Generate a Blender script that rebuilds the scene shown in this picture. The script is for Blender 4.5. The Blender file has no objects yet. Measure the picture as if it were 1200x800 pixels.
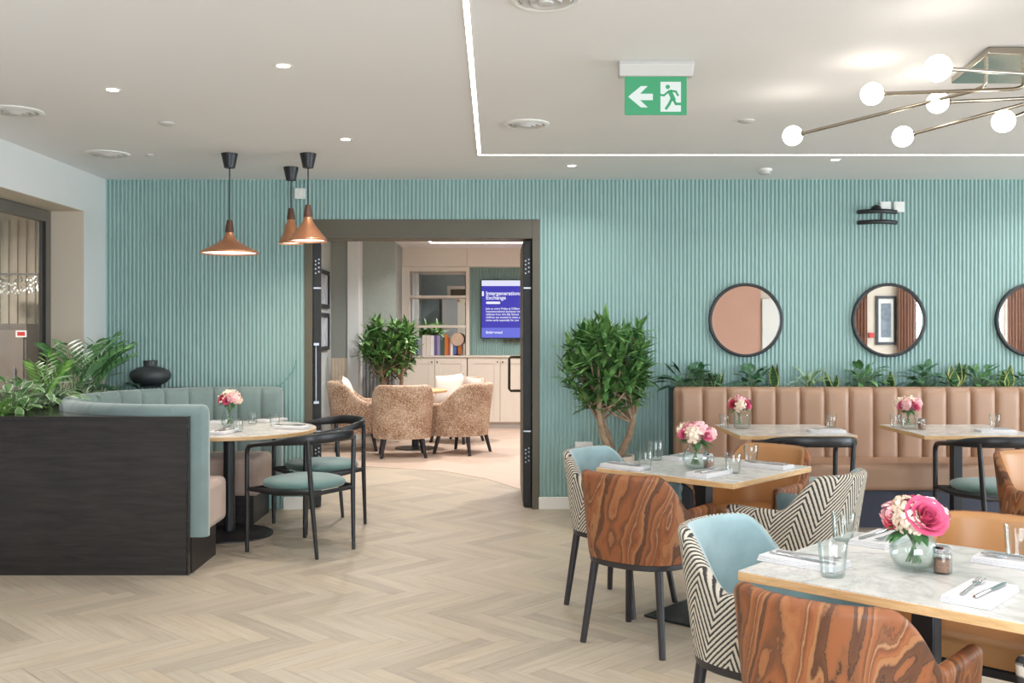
import bpy, bmesh, math, random
from mathutils import Vector, Matrix
PI = math.pi; R = math.radians
rnd = random.Random(11)
scene = bpy.context.scene
COL = scene.collection
# ---- photograph geometry: focal length 1167 px, vanishing point (580,388), eye height 1.43 m
FPX, CX, CY, CH = 1167.0, 580.0, 388.0, 1.43
def F(px, py, h=0.0):
    Y = (CH - h) * FPX / (py - CY)
    return ((px - CX) * Y / FPX, Y)
def PX(px, Y): return (px - CX) * Y / FPX
def PZ(py, Y): return CH - (py - CY) * Y / FPX
def lin(c):
    c = c / 255.0
    return c / 12.92 if c <= 0.04045 else ((c + 0.055) / 1.055) ** 2.4
def S(r, g, b): return (lin(r), lin(g), lin(b), 1.0)

# ------------------------------------------------------------------ mesh builder
class MB:
    def __init__(s): s.v = []; s.f = []; s.uv = {}
    def add(s, vs, fs, uvs=None, M=None):
        o = len(s.v)
        for i, p in enumerate(vs):
            p = Vector(p)
            s.v.append(M @ p if M is not None else p)
            if uvs: s.uv[o + i] = uvs[i]
        s.f += [[o + i for i in f] for f in fs]
        return s
    def box(s, x0, x1, y0, y1, z0, z1, M=None):
        v = [(x0,y0,z0),(x1,y0,z0),(x1,y1,z0),(x0,y1,z0),(x0,y0,z1),(x1,y0,z1),(x1,y1,z1),(x0,y1,z1)]
        return s.add(v, [(3,2,1,0),(4,5,6,7),(0,1,5,4),(1,2,6,5),(2,3,7,6),(3,0,4,7)], M=M)
    def prism(s, poly, z0, z1, M=None):
        n = len(poly)
        v = [(x, y, z0) for x, y in poly] + [(x, y, z1) for x, y in poly]
        f = [list(range(n))[::-1], list(range(n, 2*n))]
        f += [(i, (i+1) % n, n + (i+1) % n, n + i) for i in range(n)]
        return s.add(v, f, M=M)
    def lathe(s, prof, n=28, c=(0,0,0), M=None, flute=0, nf=0, cap=True):
        vs = []
        for r, z in prof:
            for i in range(n):
                a = 2*PI*i/n
                rr = r * (1 + flute*math.cos(nf*a)) if nf else r
                vs.append((c[0]+rr*math.cos(a), c[1]+rr*math.sin(a), c[2]+z))
        fs = []
        for k in range(len(prof)-1):
            for i in range(n):
                j = (i+1) % n
                fs.append((k*n+i, k*n+j, (k+1)*n+j, (k+1)*n+i))
        if cap and prof[0][0] > 1e-6: fs.append([i for i in range(n)][::-1])
        if cap and prof[-1][0] > 1e-6: fs.append([(len(prof)-1)*n+i for i in range(n)])
        return s.add(vs, fs, M=M)
    def tube(s, pts, rad, n=10, cap=True, M=None, flat=None):
        pts = [Vector(p) for p in pts]
        m = len(pts)
        if not isinstance(rad, (list, tuple)): rad = [rad]*m
        vs = []; up = None
        for i, p in enumerate(pts):
            t = (pts[min(i+1, m-1)] - pts[max(i-1, 0)])
            if t.length < 1e-9: t = Vector((0,0,1))
            t.normalize()
            if up is None:
                up = Vector((0,0,1)) if abs(t.z) < .9 else Vector((1,0,0))
            a = up - t*up.dot(t)
            if a.length < 1e-6: a = Vector((1,0,0)) - t*t.x
            a.normalize(); b = t.cross(a); up = a
            for k in range(n):
                th = 2*PI*k/n
                vs.append(p + (a*math.cos(th) + b*math.sin(th))*rad[i])
        fs = []
        for i in range(m-1):
            for k in range(n):
                l = (k+1) % n
                fs.append((i*n+k, i*n+l, (i+1)*n+l, (i+1)*n+k))
        if cap:
            fs.append([k for k in range(n)][::-1]); fs.append([(m-1)*n+k for k in range(n)])
        return s.add(vs, fs, M=M)
    def ball(s, c, r, n=16, m=10, sc=(1,1,1), M=None):
        prof = [(max(1e-7, r*math.sin(PI*k/m)), -r*math.cos(PI*k/m)) for k in range(m+1)]
        vs = []; fs = []
        for rr, z in prof:
            for i in range(n):
                a = 2*PI*i/n
                vs.append((c[0]+rr*math.cos(a)*sc[0], c[1]+rr*math.sin(a)*sc[1], c[2]+z*sc[2]))
        for k in range(m):
            for i in range(n):
                j = (i+1) % n
                fs.append((k*n+i, k*n+j, (k+1)*n+j, (k+1)*n+i))
        return s.add(vs, fs, M=M)
    def grid(s, rows, closed=False, uvs=None, M=None):
        n = len(rows[0]); vs = [p for r in rows for p in r]
        fs = []
        for i in range(len(rows)-1):
            for k in range(n if closed else n-1):
                l = (k+1) % n
                fs.append((i*n+k, i*n+l, (i+1)*n+l, (i+1)*n+k))
        return s.add(vs, fs, uvs=[u for r in uvs for u in r] if uvs else None, M=M)
    def leaf(s, p, yaw, elev, L, W, droop=.6, n=5, fold=.25, tip=.0, shape=.45, roll=0.0):
        """one curved blade; shape = where along it the blade is widest"""
        p = Vector(p); e = elev; st = L/n
        sd0 = Vector((-math.sin(yaw), math.cos(yaw), 0)); side = sd0
        vs = []; uvs = []
        for i in range(n+1):
            t = i/n
            w = (t/shape)**.7 if t < shape else max(0, 1-((t-shape)/(1-shape))**1.6)
            w = W*.5*max(w, .04)
            d = Vector((math.cos(yaw)*math.cos(e), math.sin(yaw)*math.cos(e), math.sin(e)))
            nrm = sd0.cross(d)
            side = sd0*math.cos(roll) + nrm*math.sin(roll); nrm = side.cross(d)
            lift = nrm*(-fold*w)
            vs += [p - side*w - lift, p.copy(), p + side*w - lift]
            uvs += [(-1, t), (0, t), (1, t)]
            p = p + d*st; e -= droop/n
        fs = []
        for i in range(n):
            a = i*3
            fs += [(a, a+1, a+4, a+3), (a+1, a+2, a+5, a+4)]
        return s.add(vs, fs, uvs)
    def build(s, name, mat, parent=None, smooth=True, angle=40, bevel=0, seg=2, sub=0, loc=None, rotz=None, solid=0):
        me = bpy.data.meshes.new(name)
        me.from_pydata([tuple(v) for v in s.v], [], s.f)
        if s.uv:
            ul = me.uv_layers.new(name='UVMap')
            d = [0.0]*(2*len(me.loops))
            for l in me.loops:
                u = s.uv.get(l.vertex_index, (0, 0))
                d[2*l.index] = u[0]; d[2*l.index+1] = u[1]
            ul.data.foreach_set('uv', d)
        bm = bmesh.new(); bm.from_mesh(me)
        bmesh.ops.recalc_face_normals(bm, faces=bm.faces)
        bm.to_mesh(me); bm.free()
        if smooth:
            me.polygons.foreach_set('use_smooth', [True]*len(me.polygons))
            me.set_sharp_from_angle(angle=R(angle))
        me.materials.append(mat)
        o = bpy.data.objects.new(name, me); COL.objects.link(o)
        if parent is not None: o.parent = parent
        if loc is not None: o.location = loc
        if rotz is not None: o.rotation_euler.z = rotz
        if bevel:
            b = o.modifiers.new('edge', 'BEVEL'); b.width = bevel; b.segments = seg; b.limit_method = 'ANGLE'; b.angle_limit = R(35)
            b.harden_normals = False
        if solid:
            b = o.modifiers.new('thick', 'SOLIDIFY'); b.thickness = solid; b.offset = 0
        if sub:
            b = o.modifiers.new('sub', 'SUBSURF'); b.levels = sub; b.render_levels = sub
        return o

def thing(name, label, cat, loc=(0,0,0), rotz=0, group=None):
    o = bpy.data.objects.new(name, None); COL.objects.link(o)
    o.empty_display_size = .1
    o.location = loc; o.rotation_euler = (0, 0, rotz)
    o['label'] = label; o['category'] = cat
    if group: o['group'] = group
    return o
def tag(o, label, cat, group=None, kind=None):
    o['label'] = label; o['category'] = cat
    if group: o['group'] = group
    if kind: o['kind'] = kind
    return o
def struct(o, label=None):
    o['kind'] = 'structure'
    if label: o['label'] = label
    return o
def dup(root, loc, rotz=0, label=None, group=None, scale=None):
    def rec(o, par):
        c = o.copy(); COL.objects.link(c)
        if par is not None: c.parent = par
        for ch in list(o.children): rec(ch, c)
        return c
    r = rec(root, None)
    r.location = loc; r.rotation_euler = (0, 0, rotz)
    if scale: r.scale = scale
    if label: r['label'] = label
    if group: r['group'] = group
    return r
class Kind:
    """first use builds the thing, later uses copy it"""
    def __init__(s, fn): s.fn = fn; s.proto = None
    def __call__(s, loc, rotz, label, group=None, scale=None):
        if s.proto is None:
            s.proto = s.fn(label); r = s.proto
            r.location = loc; r.rotation_euler = (0, 0, rotz)
            if scale: r.scale = scale
            if group: r['group'] = group
            return r
        r = dup(s.proto, loc, rotz, label, None, scale or (1,1,1))
        if group: r['group'] = group
        elif 'group' in r: del r['group']
        return r

# ------------------------------------------------------------------ materials
class NT:
    def __init__(s, name):
        s.m = bpy.data.materials.new(name); s.m.use_nodes = True
        s.t = s.m.node_tree; s.n = s.t.nodes
        s.b = s.n['Principled BSDF']; s.out = s.n['Material Output']
    def new(s, typ, **kw):
        n = s.n.new(typ)
        for k, v in kw.items():
            if k.startswith('i_'):
                n.inputs[int(k[2:]) if k[2:].isdigit() else k[2:]].default_value = v
            else: setattr(n, k, v)
        return n
    def link(s, a, b): s.t.links.new(a, b)
    def math(s, op, a, b=None, c=None):
        n = s.new('ShaderNodeMath', operation=op)
        for i, x in enumerate((a, b, c)):
            if x is None: continue
            if isinstance(x, (int, float)): n.inputs[i].default_value = x
            else: s.link(x, n.inputs[i])
        return n.outputs[0]
    def ramp(s, fac, stops, interp='LINEAR'):
        n = s.new('ShaderNodeValToRGB'); cr = n.color_ramp; cr.interpolation = interp
        while len(cr.elements) < len(stops): cr.elements.new(.5)
        for e, (p, c) in zip(cr.elements, stops): e.position = p; e.color = c
        s.link(fac, n.inputs[0]); return n.outputs[0]
    def noise(s, vec, scale, detail=3, rough=.5, dist=0):
        n = s.new('ShaderNodeTexNoise'); n.inputs['Scale'].default_value = scale
        n.inputs['Detail'].default_value = detail; n.inputs['Roughness'].default_value = rough
        n.inputs['Distortion'].default_value = dist
        if vec is not None: s.link(vec, n.inputs['Vector'])
        return n.outputs[0]
    def coord(s, which='Object', scale=None, rot=None):
        c = s.new('ShaderNodeTexCoord').outputs[which]
        if scale or rot:
            m = s.new('ShaderNodeMapping'); s.link(c, m.inputs[0])
            if scale: m.inputs['Scale'].default_value = scale
            if rot: m.inputs['Rotation'].default_value = rot
            return m.outputs[0]
        return c
    def mix(s, fac, a, b, mode='MIX'):
        n = s.new('ShaderNodeMix', data_type='RGBA', blend_type=mode)
        for i, x in ((0, fac), (6, a), (7, b)):
            if isinstance(x, (int, float, tuple)): n.inputs[i].default_value = x
            else: s.link(x, n.inputs[i])
        return n.outputs[2]
    def bump(s, h, strength=.2, dist=.01):
        n = s.new('ShaderNodeBump'); n.inputs['Strength'].default_value = strength
        n.inputs['Distance'].default_value = dist
        s.link(h, n.inputs['Height']); s.link(n.outputs[0], s.b.inputs['Normal'])
    def color(s, c):
        if isinstance(c, tuple): s.b.inputs['Base Color'].default_value = c
        else: s.link(c, s.b.inputs['Base Color'])
    def set(s, rough=.5, metal=0, spec=.5, sheen=0, coat=0):
        s.b.inputs['Roughness'].default_value = rough; s.b.inputs['Metallic'].default_value = metal
        s.b.inputs['Specular IOR Level'].default_value = spec
        s.b.inputs['Sheen Weight'].default_value = sheen
        s.b.inputs['Coat Weight'].default_value = coat
        return s.m

def plain(name, c, rough=.5, metal=0, spec=.5, var=.06, sc=8, sheen=0, coat=0, bump=0, bsc=200):
    t = NT(name)
    n = t.noise(t.coord(), sc, 3)
    d = tuple(min(1, x*(1-var)) for x in c[:3]) + (1,); e = tuple(min(1, x*(1+var)) for x in c[:3]) + (1,)
    t.color(t.ramp(n, [(.3, d), (.7, e)]))
    if bump: t.bump(t.noise(t.coord(), bsc, 2), bump, .003)
    return t.set(rough, metal, spec, sheen, coat)
def emis(name, c, st):
    t = NT(name); t.color((0,0,0,1)); t.b.inputs['Emission Color'].default_value = c; t.b.inputs['Emission Strength'].default_value = st
    return t.set(.6)
def thinglass(name, tint=(1,1,1,1), refl=1.0, rough=.02, edge=1.0):
    t = NT(name); t.n.remove(t.b)
    a = t.new('ShaderNodeBsdfTransparent')
    g = t.new('ShaderNodeBsdfGlossy'); g.inputs['Roughness'].default_value = rough
    f = t.new('ShaderNodeLayerWeight'); f.inputs[0].default_value = .5
    k = t.math('MULTIPLY_ADD', t.math('POWER', f.outputs[1], 3.0), .55*refl, .04*refl)
    e = tuple(x**edge for x in tint[:3]) + (1,)
    t.link(t.mix(t.math('POWER', f.outputs[1], 2.0), tint, e), a.inputs[0])
    m = t.new('ShaderNodeMixShader'); t.link(k, m.inputs[0]); t.link(a.outputs[0], m.inputs[1]); t.link(g.outputs[0], m.inputs[2])
    t.link(m.outputs[0], t.out.inputs[0])
    return t.m

M = {}
M['white'] = plain('white_paint', S(226,222,216), .6, var=.015, sc=2)
M['ceil'] = plain('ceiling_paint', S(231,229,230), .7, var=.01, sc=1.5)
M['wall_white'] = plain('cool_white_paint', S(222,222,220), .6, var=.015, sc=2)
M['beige_wall'] = plain('warm_beige_paint', S(208,194,178), .6, var=.02, sc=3)
M['salmon'] = plain('salmon_paint', S(196,150,130), .6, var=.03, sc=2)
M['teal'] = plain('teal_paint', S(144,173,169), .4, var=.03, sc=2)
M['olive'] = plain('olive_frame_paint', S(90,83,69), .5, var=.04, sc=5)
M['black'] = plain('black_powder_coat', S(27,27,31), .42, var=.1, sc=20)
M['blackwood'] = plain('black_stained_wood', S(27,26,29), .38, var=.2, sc=14)
M['legwood'] = plain('dark_leg_wood', S(40,35,38), .4, var=.2, sc=14)
M['navy'] = plain('navy_kickboard', S(44,46,62), .5, var=.1, sc=6)
M['chrome'] = plain('brushed_nickel', S(168,160,146), .25, 1, var=.03)
M['steel'] = plain('cutlery_steel', S(200,200,202), .18, 1, var=.02)
M['copper'] = plain('brushed_copper', S(214,150,112), .36, .75, var=.05, sc=30)
M['walnut'] = plain('walnut_neck', S(92,58,42), .5, var=.2, sc=40)
M['shade_in'] = emis('lit_shade_inside', (1.0,.95,.87,1), 2.2)
M['globe'] = emis('lit_opal_globe', (1.0,.93,.8,1), 9)
M['led'] = emis('led_diffuser', (1.0,.95,.88,1), 7)
M['spot'] = emis('lit_downlight', (1.0,.95,.86,1), 12)
M['plastic'] = plain('white_plastic', S(226,224,220), .4, var=.01)
M['grey_plastic'] = plain('light_grey_plastic', S(196,192,188), .4, var=.02)
M['green_sign'] = emis('lit_green_sign', S(66,176,120), .62)
M['white_sign'] = emis('lit_white_sign', S(235,245,240), .68)
M['leather'] = plain('tan_leather', S(163,128,104), .4, var=.05, sc=5, bump=.12, bsc=260)
M['tan'] = plain('caramel_leather', S(180,128,80), .42, var=.06, sc=5, bump=.1, bsc=260)
M['velvet'] = plain('blue_grey_velvet', S(114,132,130), .75, var=.1, sc=6, sheen=.5)
M['skyvelvet'] = plain('pale_blue_velvet', S(138,163,167), .7, var=.16, sc=9, sheen=.5)
M['tealseat'] = plain('teal_seat_velvet', S(88,118,114), .7, var=.08, sc=8, sheen=.4)
M['taupe'] = plain('taupe_seat_fabric', S(182,158,144), .75, var=.06, sc=6, sheen=.2)
M['cushion'] = plain('cream_cushion', S(226,210,198), .85, var=.04, sc=20)
M['napkin'] = plain('white_linen', S(216,213,214), .85, var=.02, sc=30)
M['glass'] = thinglass('clear_glass', (.968,.98,.978,1), 1.1, .02, 7)
M['pane'] = thinglass('window_glass', (.96,.97,.965,1), .5)
M['water'] = thinglass('vase_water', (.95,.98,.97,1), .4)
M['pot'] = plain('cream_pot', S(214,204,190), .5)
M['soil'] = plain('dark_soil', S(62,46,36), .95, var=.4, sc=40)
M['bark'] = plain('pale_bark', S(158,134,110), .85, var=.3, sc=25, bump=.5, bsc=60)
M['ceramic'] = plain('black_ceramic', S(52,56,58), .5, var=.2, sc=12)
M['mirror'] = plain('mirror_silver', (.9,.9,.9,1), .015, 1, var=0)
M['cream_cab'] = plain('cream_cabinet_paint', S(224,213,200), .5, var=.01)
M['grey_wall'] = plain('grey_green_wallpaper', S(158,162,156), .7, var=.05, sc=40)
M['grey_panel'] = plain('grey_slat_paint', S(150,150,150), .6)
M['cream_panel'] = plain('cream_slat_paint', S(220,204,184), .6)
M['pink_floor'] = plain('pale_lounge_vinyl', S(198,174,156), .5, var=.04, sc=5)
M['silver'] = plain('satin_silver', S(150,150,156), .38, 1)
M['bronze'] = plain('dark_bronze', S(92,80,66), .4, .6)
M['door_dark'] = plain('dark_door_edge', S(22,20,20), .55)
M['curtain'] = plain('brown_curtain', S(150,110,92), .85, var=.08, sc=6)
M['red'] = plain('red_plastic', S(200,40,40), .4)
M['paper'] = plain('off_white_paper', S(230,226,220), .8)
M['rose'] = plain('pink_rose_petals', S(206,82,118), .6, var=.2, sc=30)
M['rose_red'] = plain('red_rose_petals', S(190,62,82), .6, var=.2, sc=30)
M['rose_pale'] = plain('blush_petals', S(238,184,186), .65, var=.08, sc=30)
M['cream_petal'] = plain('cream_petals', S(238,216,194), .65, var=.06, sc=30)
M['stem'] = plain('flower_stems', S(96,124,84), .6, var=.2, sc=40)
M['darkleaf'] = plain('bouquet_leaf', S(70,112,66), .5, var=.25, sc=20)

def wood(name, dark, light, axis=(1,8,8), sc=6, rough=.45, uv=False):
    t = NT(name)
    v = t.coord('Object', axis)
    n = t.noise(v, sc, 5, .6, .6)
    t.color(t.ramp(n, [(.3, dark), (.7, light)]))
    t.bump(n, .08, .004)
    return t.set(rough)
M['oak_edge'] = wood('oak_table_edge', S(188,146,98), S(214,176,130), (2,2,20), 5)
M['dark_oak'] = wood('dark_stained_oak', S(9,7,7), S(44,37,36), (.9,6,8), 4.2, .45)
M['dark_gloss'] = wood('dark_stained_top', S(24,20,20), S(40,34,32), (1,6,9), 7, .18)

def m_marble():
    t = NT('white_marble_top'); v = t.coord('Object')
    a = t.noise(v, 2.2, 6, .62, 1.6); b = t.noise(v, 9, 5, .6, .8)
    x = t.math('ABSOLUTE', t.math('SUBTRACT', a, .5))
    c = t.ramp(x, [(0, S(172,166,162)), (.025, S(196,191,186)), (.09, S(214,209,203))])
    t.color(t.mix(.45, c, t.ramp(b, [(.35, S(194,189,184)), (.55, S(220,215,209))])))
    return t.set(.22)
M['marble'] = m_marble()
def m_speckle():
    t = NT('speckled_brown_fabric'); v = t.coord('Object')
    a = t.noise(v, 70, 3, .7); b = t.noise(v, 4, 2)
    c = t.ramp(a, [(.38, S(118,84,62)), (.5, S(170,134,108)), (.62, S(222,200,178))])
    t.color(t.mix(.3, c, t.ramp(b, [(.4, S(140,106,84)), (.6, S(212,190,168))])))
    return t.set(.9)
M['speckle'] = m_speckle()
def m_agate(name, off):
    t = NT(name); v = t.coord('UV')
    mp = t.new('ShaderNodeMapping'); t.link(v, mp.inputs[0]); oi = t.new('ShaderNodeObjectInfo'); cb = t.new('ShaderNodeCombineXYZ'); rr_ = t.math('MULTIPLY', oi.outputs['Random'], 9.0); t.link(rr_, cb.inputs[0]); t.link(rr_, cb.inputs[1]); t.link(rr_, cb.inputs[2]); t.link(cb.outputs[0], mp.inputs['Location'])
    mp.inputs['Rotation'].default_value = (0, 0, R(-14))
    s = t.new('ShaderNodeSeparateXYZ'); t.link(mp.outputs[0], s.inputs[0])
    m2 = t.new('ShaderNodeMapping'); t.link(mp.outputs[0], m2.inputs[0]); m2.inputs['Scale'].default_value = (1.35, .55, 1)
    n1 = t.noise(m2.outputs[0], 3.6, 2, .5, .9); n2 = t.noise(m2.outputs[0], 16, 5, .68, .8)
    x = t.math('MULTIPLY_ADD', s.outputs[0], 5.2, t.math('MULTIPLY', n1, 2.6))
    x = t.math('ADD', x, t.math('MULTIPLY', n2, .28))
    f = t.math('FRACT', x)
    c = t.ramp(f, [(0, S(160,96,56)), (.08, S(134,76,45)), (.13, S(48,34,29)), (.25, S(62,43,34)), (.29, S(172,128,88)), (.42, S(158,92,53)),
                   (.5, S(112,66,42)), (.55, S(190,150,114)), (.58, S(70,46,36)), (.66, S(146,86,52)), (.82, S(170,112,72)), (.9, S(74,48,37)), (1, S(160,96,56))])
    g = t.math('FRACT', t.math('MULTIPLY', x, 4.0))
    c2 = t.ramp(g, [(0, S(150,92,58)), (.45, S(186,124,78)), (.5, S(88,56,40)), (.6, S(164,104,64)), (1, S(128,76,48))])
    t.color(t.mix(1.0, t.mix(.35, c, c2), S(228,222,218), 'MULTIPLY'))
    return t.set(.55, spec=.4)
M['agate'] = m_agate('agate_print_fabric', 0.0)
def m_zig():
    t = NT('black_cream_zigzag_fabric'); v = t.coord('UV')
    s = t.new('ShaderNodeSeparateXYZ'); t.link(v, s.inputs[0])
    u, w = s.outputs[0], s.outputs[1]
    uu = t.math('MULTIPLY_ADD', w, .38, u)
    tri = t.math('PINGPONG', uu, .1)
    x = t.math('MULTIPLY', t.math('MULTIPLY_ADD', tri, 1.35, w), 37.0)
    f = t.math('FRACT', t.math('ADD', x, t.math('MULTIPLY', t.noise(v, 120, 2), .25)))
    t.color(t.ramp(f, [(.0, S(50,48,48)), (.34, S(60,56,54)), (.48, S(196,186,170)), (.9, S(206,196,180)), (1, S(56,53,51))]))
    return t.set(.9)
M['zig'] = m_zig()
def m_leafy(name, dark, light, edge=None, stripes=False):
    t = NT(name); v = t.coord('UV')
    s = t.new('ShaderNodeSeparateXYZ'); t.link(v, s.inputs[0])
    n = t.noise(t.coord(), 14, 3)
    c = t.ramp(n, [(.3, dark), (.7, light)])
    a = t.math('ABSOLUTE', s.outputs[0])
    if edge:
        g = t.math('GREATER_THAN', t.math('ADD', a, t.math('MULTIPLY', n, .25)), .86)
        if stripes:
            z = t.math('GREATER_THAN', t.math('SINE', t.math('MULTIPLY_ADD', s.outputs[1], 60, t.math('MULTIPLY', n, 9))), .3)
            c = t.mix(t.math('MULTIPLY', z, .55), c, tuple(x*.4 for x in dark[:3]) + (1,))
        c = t.mix(g, c, edge)
    t.color(c)
    return t.set(.38, spec=.45)
M['dracaena'] = m_leafy('dracaena_leaf', S(54,98,54), S(124,164,92))
M['snake'] = m_leafy('snake_plant_leaf', S(56,96,62), S(90,130,84), S(196,196,120), True)
M['varieg'] = m_leafy('variegated_leaf', S(44,88,56), S(98,138,100), None)
M['pale_leaf'] = m_leafy('pale_striped_leaf', S(92,138,84), S(136,174,112), S(222,228,204))
M['fern'] = m_leafy('fern_leaf', S(88,146,62), S(156,196,100))
M['palm'] = m_leafy('palm_leaf', S(58,108,62), S(116,160,100))

def m_floor():
    t = NT('pale_oak_herringbone')
    v = t.coord('UV')
    g = t.new('ShaderNodeNewGeometry')
    rp = g.outputs['Random Per Island']
    s = t.new('ShaderNodeSeparateXYZ'); t.link(v, s.inputs[0])
    mp = t.new('ShaderNodeCombineXYZ')
    t.link(t.math('MULTIPLY', s.outputs[0], 1.4), mp.inputs[0]); t.link(t.math('MULTIPLY', s.outputs[1], 16), mp.inputs[1])
    t.link(t.math('MULTIPLY', rp, 50), mp.inputs[2])
    n = t.noise(mp.outputs[0], 2.2, 5, .6, .5)
    c = t.ramp(n, [(.28, S(162,148,131)), (.5, S(184,170,152)), (.75, S(198,185,168))])
    tone = t.ramp(rp, [(0, S(166,152,136)), (.3, S(188,173,153)), (.7, S(200,185,164)), (1, S(198,179,152))])
    t.color(t.mix(.5, c, tone))
    t.bump(n, .03, .002)
    t.b.inputs['Roughness'].default_value = .36
    m = t.set(.4, spec=.4)
    return m
M['floor'] = m_floor()
# =================================================================== camera
cam = bpy.data.cameras.new('camera'); cam.sensor_width = 36; cam.lens = FPX/1200*36
cam.shift_x = (600-CX)/1200; cam.shift_y = -(400-CY)/1200
cam.clip_start = .05
co = bpy.data.objects.new('camera', cam); COL.objects.link(co)
co.location = (0, 0, CH); co.rotation_euler = (R(90), 0, 0)
scene.camera = co
scene.view_settings.view_transform = 'Standard'; scene.view_settings.look = 'None'
scene.view_settings.gamma = 1; scene.view_settings.use_curve_mapping = False
scene.view_settings.exposure = 0.45

# =================================================================== room shell
XL, XR, YB, YF, H = -3.13, 10.0, 8.02, -1.5, 2.65
DX0, DX1, DZ = -1.533, .357, 2.33
# --- herringbone floor: one island per plank
def herring(name, x0, x1, y0, y1, W=.098, n=6):
    L = W*n; mb = MB(); c = math.cos(-PI/4); s = math.sin(-PI/4); g = .0008
    def put(ax, ay, bx, by, horiz):
        P = [(ax+g, ay+g), (bx-g, ay+g), (bx-g, by-g), (ax+g, by-g)]
        Q = [(x*c - y*s, x*s + y*c) for x, y in P]
        mx = sum(q[0] for q in Q)/4; my = sum(q[1] for q in Q)/4
        if not (x0-.3 < mx < x1+.3 and y0-.3 < my < y1+.3): return
        Q = [(min(max(x, x0), x1), min(max(y, y0), y1)) for x, y in Q]
        A = abs(sum(Q[i][0]*Q[(i+1) % 4][1]-Q[(i+1) % 4][0]*Q[i][1] for i in range(4)))
        if A < 1e-5: return
        uv = [(0,0),(L,0),(L,W),(0,W)] if horiz else [(0,0),(0,W),(L,W),(L,0)]
        mb.add([(x, y, 0) for x, y in Q], [(0,1,2,3)], uv)
    for b in range(-16, 17):
        tx, ty = b*L, -b*L
        for k in range(-140, 141):
            px, py = k*W+tx, k*W+ty
            cx_, cy_ = px*c-py*s, px*s+py*c
            if not (x0-1.5 < cx_ < x1+1.5 and y0-1.5 < cy_ < y1+1.5): continue
            put(px, py, px+L, py+W, True)
            put(px+L, py+W-L, px+L+W, py+W, False)
    return mb.build(name, M['floor'], smooth=False)
fl = struct(herring('floor', -3.44, XR, YF, 15.2))
sb = MB().box(-7.0, XR+.2, YF-.2, 15.3, -.12, -.004).build('floor_slab', plain('grey_screed', S(150,140,128)), smooth=False); struct(sb)
# lounge floor finish with its curved joint
b0 = F(420, 546); b1 = F(520, 552); b2 = F(570, 561); b3 = F(608, 573)
poly = [(-2.17, 10.75), b0, b1, b2, b3, (.6, 8.75), (2.2, 8.6), (2.2, 14.7), (-2.17, 14.7)]
struct(MB().prism(poly, .0, .004).build('floor_lounge', M['pink_floor'], smooth=False))

# --- fluted back wall with the door opening
def flutes(mb, x0, x1, z0, z1, y, pitch=.0321, depth=.012, phase=0.0):
    xs = []
    k0 = math.floor((x0-phase)/pitch)
    prof = [(0, 0), (.12, .0), (.2, .55), (.34, .9), (.5, 1.0), (.66, .9), (.8, .55), (.88, 0)]
    k = k0
    pts = []
    while phase+k*pitch < x1:
        for u, d in prof:
            x = phase+(k+u)*pitch
            if x0 < x < x1: pts.append((x, y-d*depth))
        k += 1
    pts = [(x0, y)]+pts+[(x1, y)]
    n = len(pts)
    mb.add([(x, yy, z0) for x, yy in pts]+[(x, yy, z1) for x, yy in pts], [(i, i+1, n+i+1, n+i) for i in range(n-1)])
mb = MB()
T = .23; LXR = 2.3
for a, b, z0, z1 in ((XL, DX0, 0, H), (DX0, DX1, DZ, H), (DX1, XR, 0, H)):
    mb.box(a, b, YB, YB+T, z0, z1); flutes(mb, a, b, z0, z1, YB-.001)
struct(mb.build('wall_back', M['teal'], angle=60))
yl = YB+T
struct(MB().box(XL, DX0-.01, yl, yl+.008, 0, H).box(DX1+.01, LXR, yl, yl+.008, 0, H).box(DX0-.01, DX1+.01, yl, yl+.008, DZ+.01, H).build('wall_lounge_front', plain('blue_grey_wallpaper', S(150,166,172), .7), smooth=False))
mb = MB().box(DX0-.08, DX0-.012, yl+.01, yl+.03, 0, DZ+.08).box(DX1+.012, DX1+.08, yl+.01, yl+.03, 0, DZ+.08).box(DX0-.012, DX1+.012, yl+.01, yl+.03, DZ+.012, DZ+.08)
struct(mb.build('trim_5', M['white'], smooth=False))
mb = MB().box(DX1-.005, XR, YB-.03, YB-.0135, 0, .1)
struct(mb.build('baseboard_back', M['white'], bevel=.004))
struct(MB().box(-1.70, DX0+.005, YB-.03, YB-.0135, 0, .1).build('baseboard_left', M['white'], bevel=.004))
# door surround
mb = MB()
mb.box(DX0, -1.47, YB-.015, YB+T+.02, 0, DZ).box(.30, DX1, YB-.015, YB+T+.02, 0, DZ).box(-1.47, .30, YB-.015, YB+T+.02, 2.175, DZ)
struct(mb.build('trim_1', M['olive'], bevel=.004, smooth=False))
# --- ceiling
struct(MB().box(-3.44, XR+.1, YF-.1, YB, H, H+.1).build('ceiling', M['ceil'], smooth=False))
struct(MB().box(-2.4, 2.4, YB, 15.1, H, H+.1).build('ceiling_lounge', M['ceil'], smooth=False))
# --- left wall with the window recess
WY0, WY1, WZ0, WZ1 = 4.3, 7.59, .93, 2.347
mb = MB()
mb.box(XL-.31, XL, YF, WY0, 0, H).box(XL-.31, XL, WY1, YB+T, 0, H).box(XL-.31, XL, WY0, WY1, 0, WZ0).box(XL-.31, XL, WY0, WY1, WZ1, H)
struct(mb.build('wall_left', M['wall_white'], smooth=False))
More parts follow.
